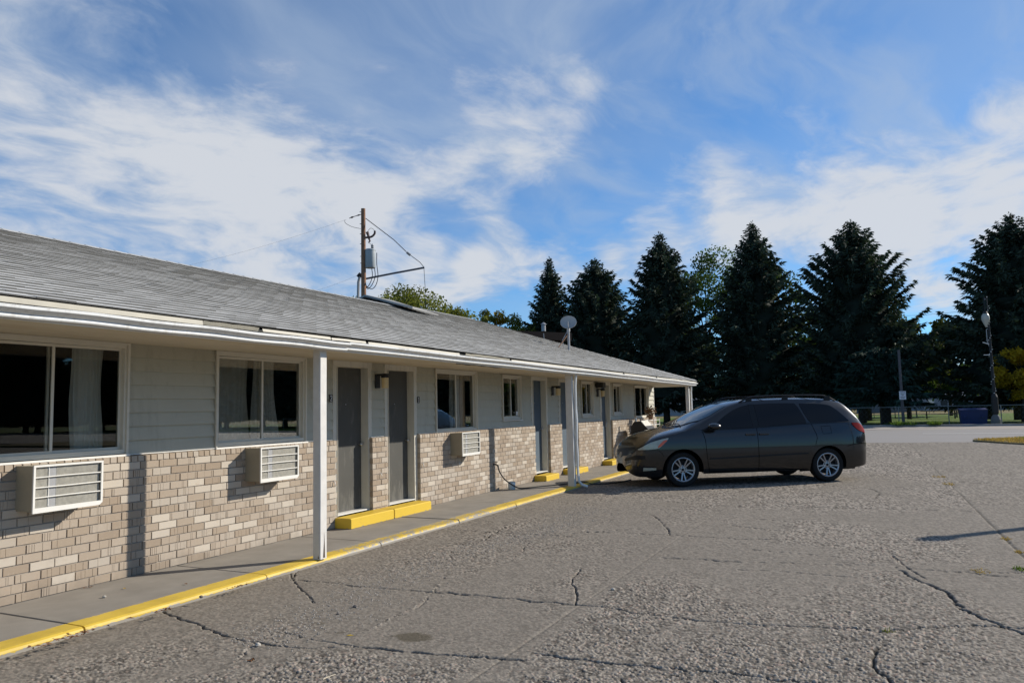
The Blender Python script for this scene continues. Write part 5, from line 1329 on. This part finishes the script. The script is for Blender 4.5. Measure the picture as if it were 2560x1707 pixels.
# ================================================================== GROUND
def zlot(x): return np.interp(x, [0, 5, 15, 22, 34.4], [-.060, -.058, -.055, -.06, -.10])
N_ = lambda pts, off, s: [(off[0]+a*s, off[1]+b*s) for a, b in pts]
D4 = ((1600, 1100), .40816); D5 = ((640, 1280), .40816); D6 = ((0, 1380), .29762)
def onlot(px, py):
    d = ray(px, py); z = -.09
    for _ in range(3):
        t = (z-EYE)/d[2]; z = float(zlot(d[0]*t))
    return float(d[0]*t), float(d[1]*t)
CR = [(.016, N_([(1320, 490), (1400, 510), (1520, 555), (1660, 610), (1800, 670), (1930, 715)], *D6)), (.009, N_([(1930, 715), (2000, 735), (2110, 755), (2240, 770), (2352, 795)], *D6)),
 (.010, N_([(0, 795), (110, 815), (250, 830), (400, 835), (590, 820)], *D5)), (.022, N_([(590, 820), (700, 830), (830, 845), (900, 855), (1010, 860), (1200, 875), (1400, 890), (1640, 910)], *D5)),
 (.024, N_([(1715, 865), (1850, 885), (2000, 905), (2200, 930), (2352, 940)], *D5)), (.018, N_([(0, 1380), (180, 1400), (400, 1420), (640, 1440), (900, 1475), (1100, 1487)], *D4)),
 (.008, N_([(90, 415), (240, 415)], *D5)), (.013, N_([(240, 415), (420, 430), (600, 455)], *D5)), (.012, N_([(600, 455), (820, 470), (1050, 490)], *D5)), (.024, N_([(1050, 490), (1200, 497), (1450, 520), (1700, 545), (2000, 570), (2100, 578)], *D5)),
 (.018, N_([(2100, 578), (2230, 600), (2352, 630)], *D5)), (.014, N_([(0, 1065), (200, 1090), (400, 1110), (700, 1130), (1000, 1140), (1250, 1155)], *D4)), (.022, N_([(1250, 1155), (1450, 1170), (1600, 1165), (1760, 1150), (2050, 1135), (2352, 1150), (2500, 1160)], *D4)),
 (.018, N_([(1160, 105), (1350, 118), (1500, 127), (1700, 137), (1950, 150)], *D5)), (.016, N_([(2000, 120), (2352, 130)], *D5)),
 (.022, N_([(0, 575), (160, 578), (320, 590), (600, 605), (820, 608)], *D4)), (.03, N_([(140, 720), (350, 730), (600, 745)], *D4)), (.012, N_([(600, 745), (880, 750), (1050, 760), (1400, 765), (1700, 790), (2000, 812)], *D4)), (.03, N_([(2000, 812), (2280, 840)], *D4)),
 (.022, N_([(0, 418), (200, 428), (480, 432)], *D4)), (.03, N_([(565, 400), (900, 405), (1300, 415), (1700, 425), (2050, 435)], *D4)),
 (.028, N_([(1600, 795), (1660, 840), (1780, 885), (1880, 930), (1930, 990), (1960, 1030), (2080, 1085), (2200, 1130), (2352, 1190)], *D4)),
 (.018, N_([(1480, 1260), (1420, 1300), (1430, 1380), (1480, 1430), (1540, 1487)], *D4)), (.03, N_([(1120, 270), (1250, 290), (1420, 300), (1470, 320), (1440, 350)], *D4)), (.024, N_([(1350, 290), (1600, 285), (1880, 280)], *D4)),
 (.02, N_([(200, 350), (330, 360)], *D4)), (.02, N_([(1420, 20), (1600, 25), (2040, 15)], *D4)), (.02, N_([(1860, 255), (2150, 262)], *D4)), (.02, N_([(1780, 172), (2352, 176)], *D4)), (.02, N_([(2200, 625), (2352, 628)], *D4)),
 (.018, N_([(1400, 125), (1700, 128)], *D4)), (.016, N_([(1500, 215), (1840, 215)], *D4)), (.014, N_([(660, 310), (1100, 312)], *D4)),
 (.012, N_([(215, 405), (240, 380), (245, 350)], *D5)), (.008, N_([(320, 780), (440, 795), (470, 800), (600, 822)], *D5)), (.006, N_([(190, 740), (280, 765), (110, 800)], *D5))]
DIAG = [(.010, N_([(600, 810), (680, 740), (760, 690), (860, 630), (1000, 580), (1060, 510), (1110, 450), (1150, 400)], *D5)), (.010, N_([(1540, 130), (1670, 190), (1600, 270), (1500, 310), (1380, 350), (1260, 370)], *D5)), (.010, N_([(1670, 190), (1900, 150), (2060, 95), (2190, 35), (2160, 0)], *D5)),
 (.010, N_([(0, 1030), (100, 960), (200, 890), (245, 865)], *D5)), (.010, N_([(1340, 1095), (1500, 1060), (1700, 990), (1850, 970), (2010, 905), (2060, 840), (2140, 800)], *D6)), (.008, N_([(2010, 930), (2180, 900), (2352, 870)], *D6)), (.010, N_([(2140, 1085), (2240, 1010), (2352, 940)], *D6))]
JOINTS = [(.016, [(2.5, 2.36), (6, 2.36), (10, 2.35), (15.7, 2.26), (22, 2.2)]), (.03, [(9.5, -1.27), (17.3, -1.17), (34, -1.0)]), (.03, [(5, -1.30), (9.5, -1.27)])]
def jag(pts, a, r):
    out = []
    for (x0, y0), (x1, y1) in zip(pts, pts[1:]):
        l = math.hypot(x1-x0, y1-y0); n = max(1, int(l/.05))
        for k in range(n):
            out.append((x0+(x1-x0)*k/n+r.normal(0, a), y0+(y1-y0)*k/n+r.normal(0, a)))
    out.append(pts[-1]); return out
def dist_to(PX, PY, pts, reach, w, acc, jitter=None):
    """acc = max over segments of a soft groove profile, widths varying along the line"""
    r = np.random.default_rng(int(abs(pts[0][0]*1000)) % 9999)
    for (x0, y0), (x1, y1) in zip(pts, pts[1:]):
        m = np.where((PX > min(x0, x1)-reach) & (PX < max(x0, x1)+reach) & (PY > min(y0, y1)-reach) & (PY < max(y0, y1)+reach))[0]
        if len(m) == 0: continue
        dx, dy = x1-x0, y1-y0; L2 = dx*dx+dy*dy+1e-9
        t = np.clip(((PX[m]-x0)*dx+(PY[m]-y0)*dy)/L2, 0, 1)
        d = np.hypot(PX[m]-x0-dx*t, PY[m]-y0-dy*t); ww = w*r.uniform(.45, 1.45)
        acc[m] = np.maximum(acc[m], np.exp(-(d/ww)**2))
# fan shaped sheet: fine near the camera, coarser farther off
rs = [3.3]
while rs[-1] < 40: rs.append(rs[-1]+max(.0075, rs[-1]**2/1387*.48))
rs = np.array(rs); th = np.radians(np.arange(-14, 62, .072))
RR, TT = np.meshgrid(rs, th, indexing='ij'); GX = RR*np.cos(TT); GY = RR*np.sin(TT)
dr = np.gradient(rs)[:, None]*np.ones_like(TT)
keep = (GX < 34.6) & (GY < 5.95)
nR, nT = GX.shape
x = GX.ravel(); y = GY.ravel(); dr = dr.ravel()
rough = fbm(x, y, 1.7, 5, 3)*.55+fbm(x*.35, y, 1.0, 4, 9)*.45
smoothband = np.clip((y-4.72)/.35, 0, 1)*np.clip(1-(vnoise(x, y, .4, 5)-.5), 0, 1)
rough = np.clip((rough-.43)/.14, 0, 1)
rough *= 1-.92*smoothband
rough = np.maximum(rough, .92*np.clip(1-np.abs(y-(4.35+.16*np.sin(x*1.1)))/.42, 0, 1)*np.clip((vnoise(x, y, .9, 8)-.22)*3, 0, 1)*np.clip((12-x)/3, 0, 1))
right = np.clip((-1.15-y)/.1, 0, 1); rough *= 1-.75*right
trowel = np.zeros_like(x); dist_to(x, y, JOINTS[0][1], .3, .11, trowel); rough *= 1-.9*np.clip(trowel*1.3, 0, 1)
band = np.zeros_like(x); dist_to(x, y, [onlot(*p) for p in N_([(900, 755), (1400, 775), (1750, 800), (2000, 822)], *D4)], .8, .22, band); rough *= 1-.9*np.clip(band*1.2, 0, 1)
rough = .34+.66*rough
dg = np.zeros_like(x); rd_ = np.random.default_rng(14)
for w, pts in DIAG: dist_to(x, y, jag([onlot(*p) for p in pts], .02, rd_), .2, .028, dg)
rough = np.maximum(rough, dg*np.clip(vnoise(x, y, .25, 44)*2.2-.2, 0, 1))
rough[(x > 27)] *= .8
crack = np.zeros_like(x); rj = np.random.default_rng(4)
for w, pts in CR:
    P_ = [onlot(*p) for p in pts]
    dist_to(x, y, jag(P_, .005+w*.25, rj), .14, w*.54, crack)
dg2 = np.zeros_like(x)
for w, pts in DIAG: dist_to(x, y, jag([onlot(*p) for p in pts], .012, rd_), .1, .006, dg2)
crack = np.maximum(crack, .8*dg2*np.clip(vnoise(x, y, .18, 45)*3-1.2, 0, 1))
rc_ = np.random.default_rng(88)                       # fine cracks
for k in range(24):
    a0 = rc_.uniform(3.8, 15); b0 = rc_.uniform(-3.5, 4.9); an = rc_.choice([math.pi/2, 0.15])+rc_.normal(0, .35); P_ = [(a0, b0)]
    for q_ in range(int(rc_.integers(4, 14))):
        an += rc_.normal(0, .09); P_.append((P_[-1][0]+.14*math.cos(an), P_[-1][1]+.14*math.sin(an)))
    dist_to(x, y, jag(P_, .005, rc_), .08, .0038+.0004*a0, crack)
joint = np.zeros_like(x)
for w, pts in JOINTS[1:]: dist_to(x, y, jag(pts, .004, rj), .2, w*.5, joint)
j0 = np.zeros_like(x); dist_to(x, y, JOINTS[0][1], .1, .010, j0); joint = np.maximum(joint, j0*.5)
lip = np.zeros_like(x)
for w, pts in CR[:16]: dist_to(x, y, [onlot(*p) for p in pts], .4, w*3.2, lip)
# stones: nearest jittered cell
def cells(x, y, s, seed):
    r = np.random.default_rng(seed); T = r.random((512, 512, 3)); i = np.floor(x/s).astype(int); j = np.floor(y/s).astype(int)
    best = np.full(len(x), 9.0); sec = np.full(len(x), 9.0); hid = np.zeros(len(x)); bx = np.zeros(len(x)); by = np.zeros(len(x))
    for a in (-1, 0, 1):
        for b in (-1, 0, 1):
            q = T[(i+a) % 512, (j+b) % 512]; cx = (i+a+.15+.7*q[:, 0])*s; cy = (j+b+.15+.7*q[:, 1])*s
            d = np.hypot(x-cx, (y-cy))/s; m = d < best; sec = np.where(m, best, np.minimum(sec, d))
            best[m] = d[m]; hid[m] = q[m, 2]; bx[m] = (x-cx)[m]/s; by[m] = (y-cy)[m]/s
    return best, hid, bx, by, sec
d1, h1, bx, by, e1 = cells(x, y, .0225, 1)
stone = np.clip((e1-d1)/.30, 0, 1)**.7*(.15+.85*h1)*np.sqrt(np.clip(1.15-d1**2, 0, 1))+(bx*np.cos(h1*40)+by*np.sin(h1*40))*.6
d2, h2, bx2, by2, _ = cells(x, y, .075, 2)
far = np.clip(.030/np.maximum(dr, .012), .33, 1.0)
relief = .0112*stone*rough**1.3*far+.0035*(fbm(x, y, .22, 3, 21)-.5)+.006*(fbm(x, y, 2.2, 3, 22)-.5)
big = np.clip((h2-.93)/.07, 0, 1)*np.clip(1-(d2/.35)**2, 0, 1); relief += .010*big*np.clip(rough-.4, 0, 1)*far
jn = fbm(x, y, .035, 2, 77)
crack = crack*np.clip(.50+1.2*jn, 0, 1.25)
relief += .010*lip*(fbm(x, y, .045, 2, 31)-.5)-(.020*crack+.012*joint)*np.clip(.05/np.maximum(dr, .012), .35, 1)
z = zlot(x)+relief
tone = 1+(h1-.55)*1.25*np.clip(rough*1.15, 0, 1)+(fbm(x, y, .05, 2, 41)-.5)*.12
idx = np.arange(nR*nT).reshape(nR, nT); q = np.stack([idx[:-1, :-1], idx[1:, :-1], idx[1:, 1:], idx[:-1, 1:]], -1)
kq = keep[:-1, :-1] & keep[1:, :-1] & keep[1:, 1:] & keep[:-1, 1:]
F = q[kq]; used = np.zeros(nR*nT, bool); used[F.ravel()] = True; rem = np.cumsum(used)-1
def _lot(nt, c, vec, b):
    pos = nt.new('ShaderNodeNewGeometry').outputs['Position']
    cr = nt.attr('crack'); jo = nt.attr('joint'); ro = nt.attr('rough'); tn = nt.attr('stone_tone')
    base = nt.mix(nt.noise(pos, .55, 5, .6), (.178, .153, .122), (.232, .204, .168))
    base = nt.mix(ro, base, nt.mix(nt.noise(pos, 45, 3, .7), (.165, .141, .112), (.30, .267, .224)))
    base = nt.mix(nt.math('MULTIPLY', nt.maprange(nt.noise(pos, 33, 2, .5), .55, .75), ro), base, (.30, .21, .165))
    base = nt.mix(1.0, base, tn, 'MULTIPLY')
    # oil drips and dirt
    for (sx1, sy1, ra, rb, k) in STAINS:
        px = nt.sep(pos); dx = nt.math('DIVIDE', nt.math('SUBTRACT', px[0], sx1), ra); dy = nt.math('DIVIDE', nt.math('SUBTRACT', px[1], sy1), rb)
        d = nt.math('SQRT', nt.math('ADD', nt.math('MULTIPLY', dx, dx), nt.math('MULTIPLY', dy, dy)))
        d = nt.math('ADD', d, nt.math('MULTIPLY', nt.math('SUBTRACT', nt.noise(pos, 12, 4, .7), .5), 1.1))
        base = nt.mix(nt.maprange(d, .6, 1.05, k, 0), base, (.085, .07, .045))
    base = nt.mix(nt.maprange(cr, .25, .8, 0, .85), base, (.055, .047, .038))
    base = nt.mix(nt.maprange(jo, .25, .8, 0, .6), base, (.075, .065, .05))
    nt.l.new(nt.bump(nt.noise(pos, 130, 3, .75), .35, .006), b.inputs['Normal'])
    return base
STAINS = []
for (a, b_, ra, rb, k) in ((960, 765, .13, .17, .75), (388, 682, .055, .07, .5), (515, 738, .035, .04, .45)):
    p = onlot(*N_([(a, b_)], *D5)[0]); STAINS.append((p[0], p[1], ra, rb, k))
M_lot = material('worn_lot_concrete', rough=.95, spec=.12, extra=_lot)
me = np_mesh('parking_lot', np.stack([x, y, z], 1)[used], rem[F], M_lot, None, {'crack': crack[used], 'joint': joint[used], 'rough': rough[used], 'stone_tone': tone[used]})
lot = link('parking_lot', me); tag(lot, kind='structure')
# the rest of the lot around and behind the camera, and the land beyond
M_lot2 = material('plain_lot_concrete', (.23, .205, .175), .9, .3, var=.15, vscale=1.2)
tag(MB().quad((-40, -60, -.17), (34.5, -60, -.17), (34.5, 5.7, -.17), (-40, 5.7, -.17)).build('lot_apron', M_lot2), kind='structure')
def _land(nt, c, vec, b): return nt.mix(nt.noise(nt.coord('Object'), .05, 5, .6), (.11, .09, .045), (.065, .07, .028))
tag(MB().quad((-2500, -2500, -.62), (2500, -2500, -.62), (2500, 2500, -.62), (-2500, 2500, -.62)).build('terrain', material('dry_land', extra=_land, rough=.95)), kind='structure')
tag(MB().box(27.6, 5.66, -.5, 34.5, 40, -.11).build('side_yard', M_lot2), kind='structure')
# road, its lines and the far kerb
def _road(nt, c, vec, b):
    pos = nt.coord('Object'); x_ = nt.sep(pos)[0]
    c = nt.mix(nt.noise(nt.mapping(pos, (1, .08, 1)), 1.1, 5, .6), (.215, .20, .185), (.27, .25, .235))
    c = nt.mix(nt.maprange(x_, 47.6, 50.2), c, (.31, .265, .225))
    return nt.mix(nt.maprange(nt.noise(pos, 30, 3, .7), .4, .7, 0, .25), c, (.34, .32, .30))
road = MB(); road.grid([[(xx_, yy_, -.115+.03*math.sin((xx_-34)/21*math.pi)) for xx_ in np.linspace(34.4, KX, 12)] for yy_ in (-160, -60, -20, 0, 30, 80, 160)])
road = tag(road.build('road', material('road_asphalt', extra=_road, rough=.9, spec=.3, bump=.2, bscale=30)), kind='structure')
def rz(x_): return -.115+.03*math.sin((x_-34)/21*math.pi)
M_line = material('worn_white_line', (.62, .60, .56), .8, .2, var=.15, vscale=3); M_line2 = material('worn_cream_line', (.50, .42, .32), .8, .2, var=.15, vscale=3)
MB().quad((42.7, -160, rz(42.7)+.006), (42.95, -160, rz(42.95)+.006), (42.95, -1.9, rz(42.95)+.006), (42.7, -1.9, rz(42.7)+.006)).build('centre_line', M_line, road)
MB().quad((48.6, -160, rz(48.6)+.006), (48.8, -160, rz(48.8)+.006), (48.8, 160, rz(48.8)+.006), (48.6, 160, rz(48.6)+.006)).build('edge_line', M_line2, road)
tag(MB().box(KX, -160, -.3, KX+.35, 160, .01).build('far_kerb', material('kerb_concrete', (.27, .255, .24), .9, .2, var=.2, vscale=2)), kind='structure')
def _lawn(nt, c, vec, b):
    pos = nt.coord('Object'); x_ = nt.sep(pos)[0]
    f = nt.noise(nt.mapping(pos, (1, .35, 1)), .9, 6, .65)
    g = nt.mix(f, (.060, .105, .014), (.115, .165, .022))
    dry = nt.mix(nt.noise(pos, 1.4, 4, .6), (.20, .15, .07), (.13, .12, .045))
    far = nt.maprange(x_, 104, 116); neark = nt.maprange(nt.math('ADD', x_, nt.math('MULTIPLY', nt.math('SUBTRACT', nt.noise(pos, .8, 4, .6), .5), 2.5)), KX+.6, KX+2.4, .45, 0)
    return nt.mix(nt.math('MAXIMUM', far, neark), g, dry)
lawn = MB().grid([[(xx_, yy_, fz(xx_)) for xx_ in (KX+.33, KX+.6, 57, 59, 61, 70, 90, 110, 170, 260)] for yy_ in (-200, -40, 0, 40, 200)])
tag(lawn.build('lawn', material('park_lawn', extra=_lawn, rough=.95, spec=.1)), kind='structure')
# grass: blades and tufts
M_blade = leaf_material('grass_blades', (.10, .15, .03), .3); M_dryblade = leaf_material('dry_grass_blades', (.34, .23, .08), .3)
def tuft_mesh(pts, hgt, w, mat_, name, seed, lean=.5):
    r = np.random.default_rng(seed); n = len(pts); P_ = np.array(pts); d = unit(np.stack([r.normal(0, lean, n), r.normal(0, lean, n), np.ones(n)], 1)); s_ = unit(np.cross(d, r.normal(0, 1, (n, 3))))
    L = hgt*r.uniform(.5, 1.3, n); V = rhomb(P_, d, s_, L, np.full(n, w)); return np_mesh(name, V, np.arange(len(V)).reshape(-1, 4), mat_, r.uniform(.6, 1.4, n))
# the verge island at the right, its near end dry
poly = [(35.3, -3.3), (33.0, -4.3), (31.2, -5.6), (30.4, -9), (30.4, -40), (36.8, -40), (36.8, -5.0)]
rb = random.Random(3)
vm = MB(); vm.prism([(a, b, -.20) for a, b in poly], (0, 0, .155)); verge = tag(vm.build('verge', material('verge_soil', (.17, .14, .07), .95, .1, var=.3)), kind='structure')
def inpoly(px, py):
    c = False; j = len(poly)-1
    for i in range(len(poly)):
        xi, yi = poly[i]; xj, yj = poly[j]
        if (yi > py) != (yj > py) and px < (xj-xi)*(py-yi)/(yj-yi)+xi: c = not c
        j = i
    return c
gp, dp = [], []
for _ in range(26000):
    a, b = rb.uniform(30.4, 36.8), rb.uniform(-13, -3.3)
    if inpoly(a, b):
        (dp if (b > -5.4+rb.uniform(-.6, .6) or rb.random() < .12) else gp).append((a, b, -.046))
tag(link('grass', tuft_mesh(gp, .12, .02, M_blade, 'grass', 5)), kind='stuff'); tag(link('dry_grass', tuft_mesh(dp, .09, .02, M_dryblade, 'dry_grass', 6)), kind='stuff')
# weeds in joints and along the far kerb
def weed(x_, y_, z_, rad, n, h, mat_, label, group):
    t = thing('weed', (x_, y_, z_), label, 'weed', group)
    r = np.random.default_rng(int(abs(x_*977+y_*131)) % 99999); a = r.uniform(0, 6.28, n); q = rad*np.sqrt(r.random(n))
    pts = np.stack([np.cos(a)*q, np.sin(a)*q*.6, np.zeros(n)-.01], 1)
    link('leaves', tuft_mesh(pts, h, h*.22, mat_, 'leaves', int(q[0]*1e6) % 1000, .8), t, world=False)
def w_at(crop, a, b, *k):
    p = onlot(*N_([(a, b)], *crop)[0]); weed(p[0], p[1], float(zlot(p[0])), *k)
w_at(D4, 1520, 1172, .07, 60, .035, M_leafo, 'small olive weed in a lot crack, lower right', None)
w_at(D4, 2330, 792, .10, 70, .05, M_blade, 'green weed at the right edge in the lot crack', None)
w_at(D4, 2090, 803, .13, 90, .03, M_dryblade, 'flat dry weed left of the green one at the right edge', None)
w_at(D4, 2240, 605, .09, 90, .035, M_dryblade, 'dry yellow weed where two joints meet on the right', 'dry weeds along the right lot joint')
w_at(D4, 2320, 685, .07, 60, .035, M_dryblade, 'dry yellow weed nearest the camera on the right lot joint', 'dry weeds along the right lot joint')
w_at(D4, 1890, 272, .16, 60, .05, M_dryblade, 'dry yellow weed on the right lot joint level with the rear wheel', 'dry weeds along the right lot joint')
w_at(D4, 1830, 225, .22, 80, .05, M_dryblade, 'dry yellow weed on the right lot joint farthest from the camera', 'dry weeds along the right lot joint')
for px, n, L in ((2247, 160, 'green weed growing at the far kerb left of the sign post'), (2275, 60, 'small green weed at the far kerb right of the sign post'), (2338, 220, 'big green weed growing at the far kerb below the picnic table')):
    p = at_x(px, 1066, KX+.1); weed(KX-.02, float(p[1]), .0, .55, n, .30, M_blade, L, 'weeds along the far kerb')
# leaves, twigs and pebbles on the ground
M_dead = material('dead_leaf', (.20, .095, .045), .9, .1, var=.4, vscale=30); M_yleaf = material('yellow_fallen_leaf', (.45, .30, .05), .8, .2)
def litter(px, py, n, spread, mat_, label, size=.018, group='dead leaves along the kerb'):
    d = ray(px, py); p = onlot(px, py); z_ = float(zlot(p[0]))
    if p[1] > 5.6: t_ = -EYE/d[2]; p = (float(d[0]*t_), float(d[1]*t_)); z_ = .002
    m = MB()
    for k in range(n):
        a, b = p[0]+rb.gauss(0, spread), p[1]+rb.gauss(0, spread*.35); an = rb.uniform(0, 6.28); s_ = size*rb.uniform(.6, 1.4); h = rb.uniform(.004, .014)
        c_, n2 = math.cos(an)*s_, math.sin(an)*s_
        m.add([(a-c_, b-n2, z_+.004), (a+n2*.5, b-c_*.5, z_+h), (a+c_, b+n2, z_+.006), (a-n2*.5, b+c_*.5, z_+h*.8)], [(0, 1, 2), (0, 2, 3)])
    o = m.build('dead_leaves' if n > 1 else 'fallen_leaf', mat_); tag(o, label, 'leaf litter' if n > 1 else 'leaf', group)
    if n > 3: o['kind'] = 'stuff'
for (a, b, n, sp, L) in ((640, 700, 40, .10, 'dead leaves by the kerb joint, lower left'), (420, 765, 18, .10, 'dead leaves against the kerb nearest the camera'), (1370, 492, 26, .05, 'dead leaves at the start of the big crack'), (2010, 290, 20, .07, 'dead leaves at the kerb left of the porch post'), (740, 300, 5, .04, 'dead leaves at the foot of the bricks'), (2100, 912, 6, .05, 'dead leaves in a lot crack')):
    litter(*N_([(a, b)], *D6)[0], n, sp, M_dead, L)
litter(*N_([(575, 757)], *D5)[0], 1, .001, M_yleaf, 'yellow fallen leaf on the lot left of the oil stain', .03, None)
litter(*N_([(1045, 308)], *D6)[0], 1, .001, M_yleaf, 'small yellow leaf on the walkway by the bricks', .022, None)
litter(*N_([(1560, 270)], *D6)[0], 1, .001, M_dead, 'small brown leaf on the walkway near the kerb', .022, None)
litter(*N_([(1090, 560)], *D6)[0], 1, .001, M_dead, 'curled dark leaf on the lot beside the yellow kerb', .028, None)
def pebble(crop, a, b, r_, mat_, label):
    px, py = N_([(a, b)], *crop)[0]; d = ray(px, py); p = onlot(px, py); z_ = float(zlot(p[0]))
    if p[1] > 5.6: t_ = -EYE/d[2]; p = (float(d[0]*t_), float(d[1]*t_)); z_ = 0
    me_ = bmesh.new(); bmesh.ops.create_icosphere(me_, subdivisions=2, radius=r_)
    for v in me_.verts: v.co *= rb.uniform(.82, 1.15); v.co.z *= .7; v.co += Vector((p[0], p[1], z_+r_*.55))
    mm = bpy.data.meshes.new('pebble'); me_.to_mesh(mm); me_.free(); mm.materials.append(mat_)
    tag(link('pebble', mm), label, 'pebble', 'loose pebbles')
M_peb = material('pale_pebble', (.40, .37, .32), .8, .3); M_peb2 = material('dark_pebble', (.15, .13, .115), .8, .3)
pebble(D6, 875, 380, .016, M_peb, 'small pale pebble alone on the walkway'); pebble(D6, 1690, 382, .018, M_peb2, 'small dark pebble beside the yellow kerb'); pebble(D5, 608, 583, .020, M_peb2, 'dark pebble on the lot in line with the porch post')
pebble(D5, 2187, 478, .020, M_peb, 'pale pebble near the trowelled joint in mid lot'); pebble(D5, 503, 627, .014, M_peb2, 'tiny dark pebble above the small oil drip'); pebble(D6, 2165, 790, .022, M_peb, 'pale crumb of concrete where two cracks meet')
t = MB().tube([tuple((*onlot(*p), float(zlot(6))+.012)) for p in N_([(410, 1035), (440, 1020), (485, 1005)], *D5)], .0035, 5); tag(t.build('straw', material('pale_straw', (.55, .48, .36), .8, .2)), 'pale straw lying on the lot, bottom centre', 'straw')
# loose grit kicked along the cracks and the rough strip by the kerb
gm = MB(); r = random.Random(12)
for k in range(2600):
    a = r.uniform(4.2, 12); yy = r.gauss(4.33+.16*math.sin(a*1.1), .22)
    s_ = r.uniform(.004, .008); zz_ = float(zlot(a))+.004
    if yy > 5.55: continue
    gm.t = r.uniform(.8, 1.35); an = r.uniform(0, 6.28); c_, n2 = math.cos(an)*s_, math.sin(an)*s_
    gm.add([(a-c_, yy-n2, zz_), (a+n2, yy-c_, zz_), (a+c_, yy+n2, zz_), (a-n2, yy+c_, zz_), (a+c_*.2, yy, zz_+s_*1.1)], [(0, 1, 4), (1, 2, 4), (2, 3, 4), (3, 0, 4)])
M_grit = material('loose_grit', (.33, .30, .265), .9, .3, tone=True); M_grit['tone'] = 1
tag(gm.build('gravel', M_grit), kind='stuff')

# a far-off wood closes the view beyond the park
r = np.random.default_rng(55); n = 26000
yy = r.uniform(-150, 170, n); xx_ = 205+r.uniform(0, 14, n); hh = 6.5+4.0*vnoise(yy, yy*0+3, 9, 71)+2.0*vnoise(yy, yy*0+5, 3, 72)
zz_ = -.4+hh*r.random(n)**.8
Pb = np.stack([xx_, yy, zz_], 1); Dv = unit(r.normal(0, 1, (n, 3))); sv = unit(np.cross(Dv, r.normal(0, 1, (n, 3)))); L = r.uniform(1.0, 2.4, n)
V = rhomb(Pb, Dv, sv, L, L*.8)
tag(link('far_wood', np_mesh('far_wood', V, np.arange(len(V)).reshape(-1, 4), M_leaf, r.uniform(.4, .9, n))), kind='stuff')
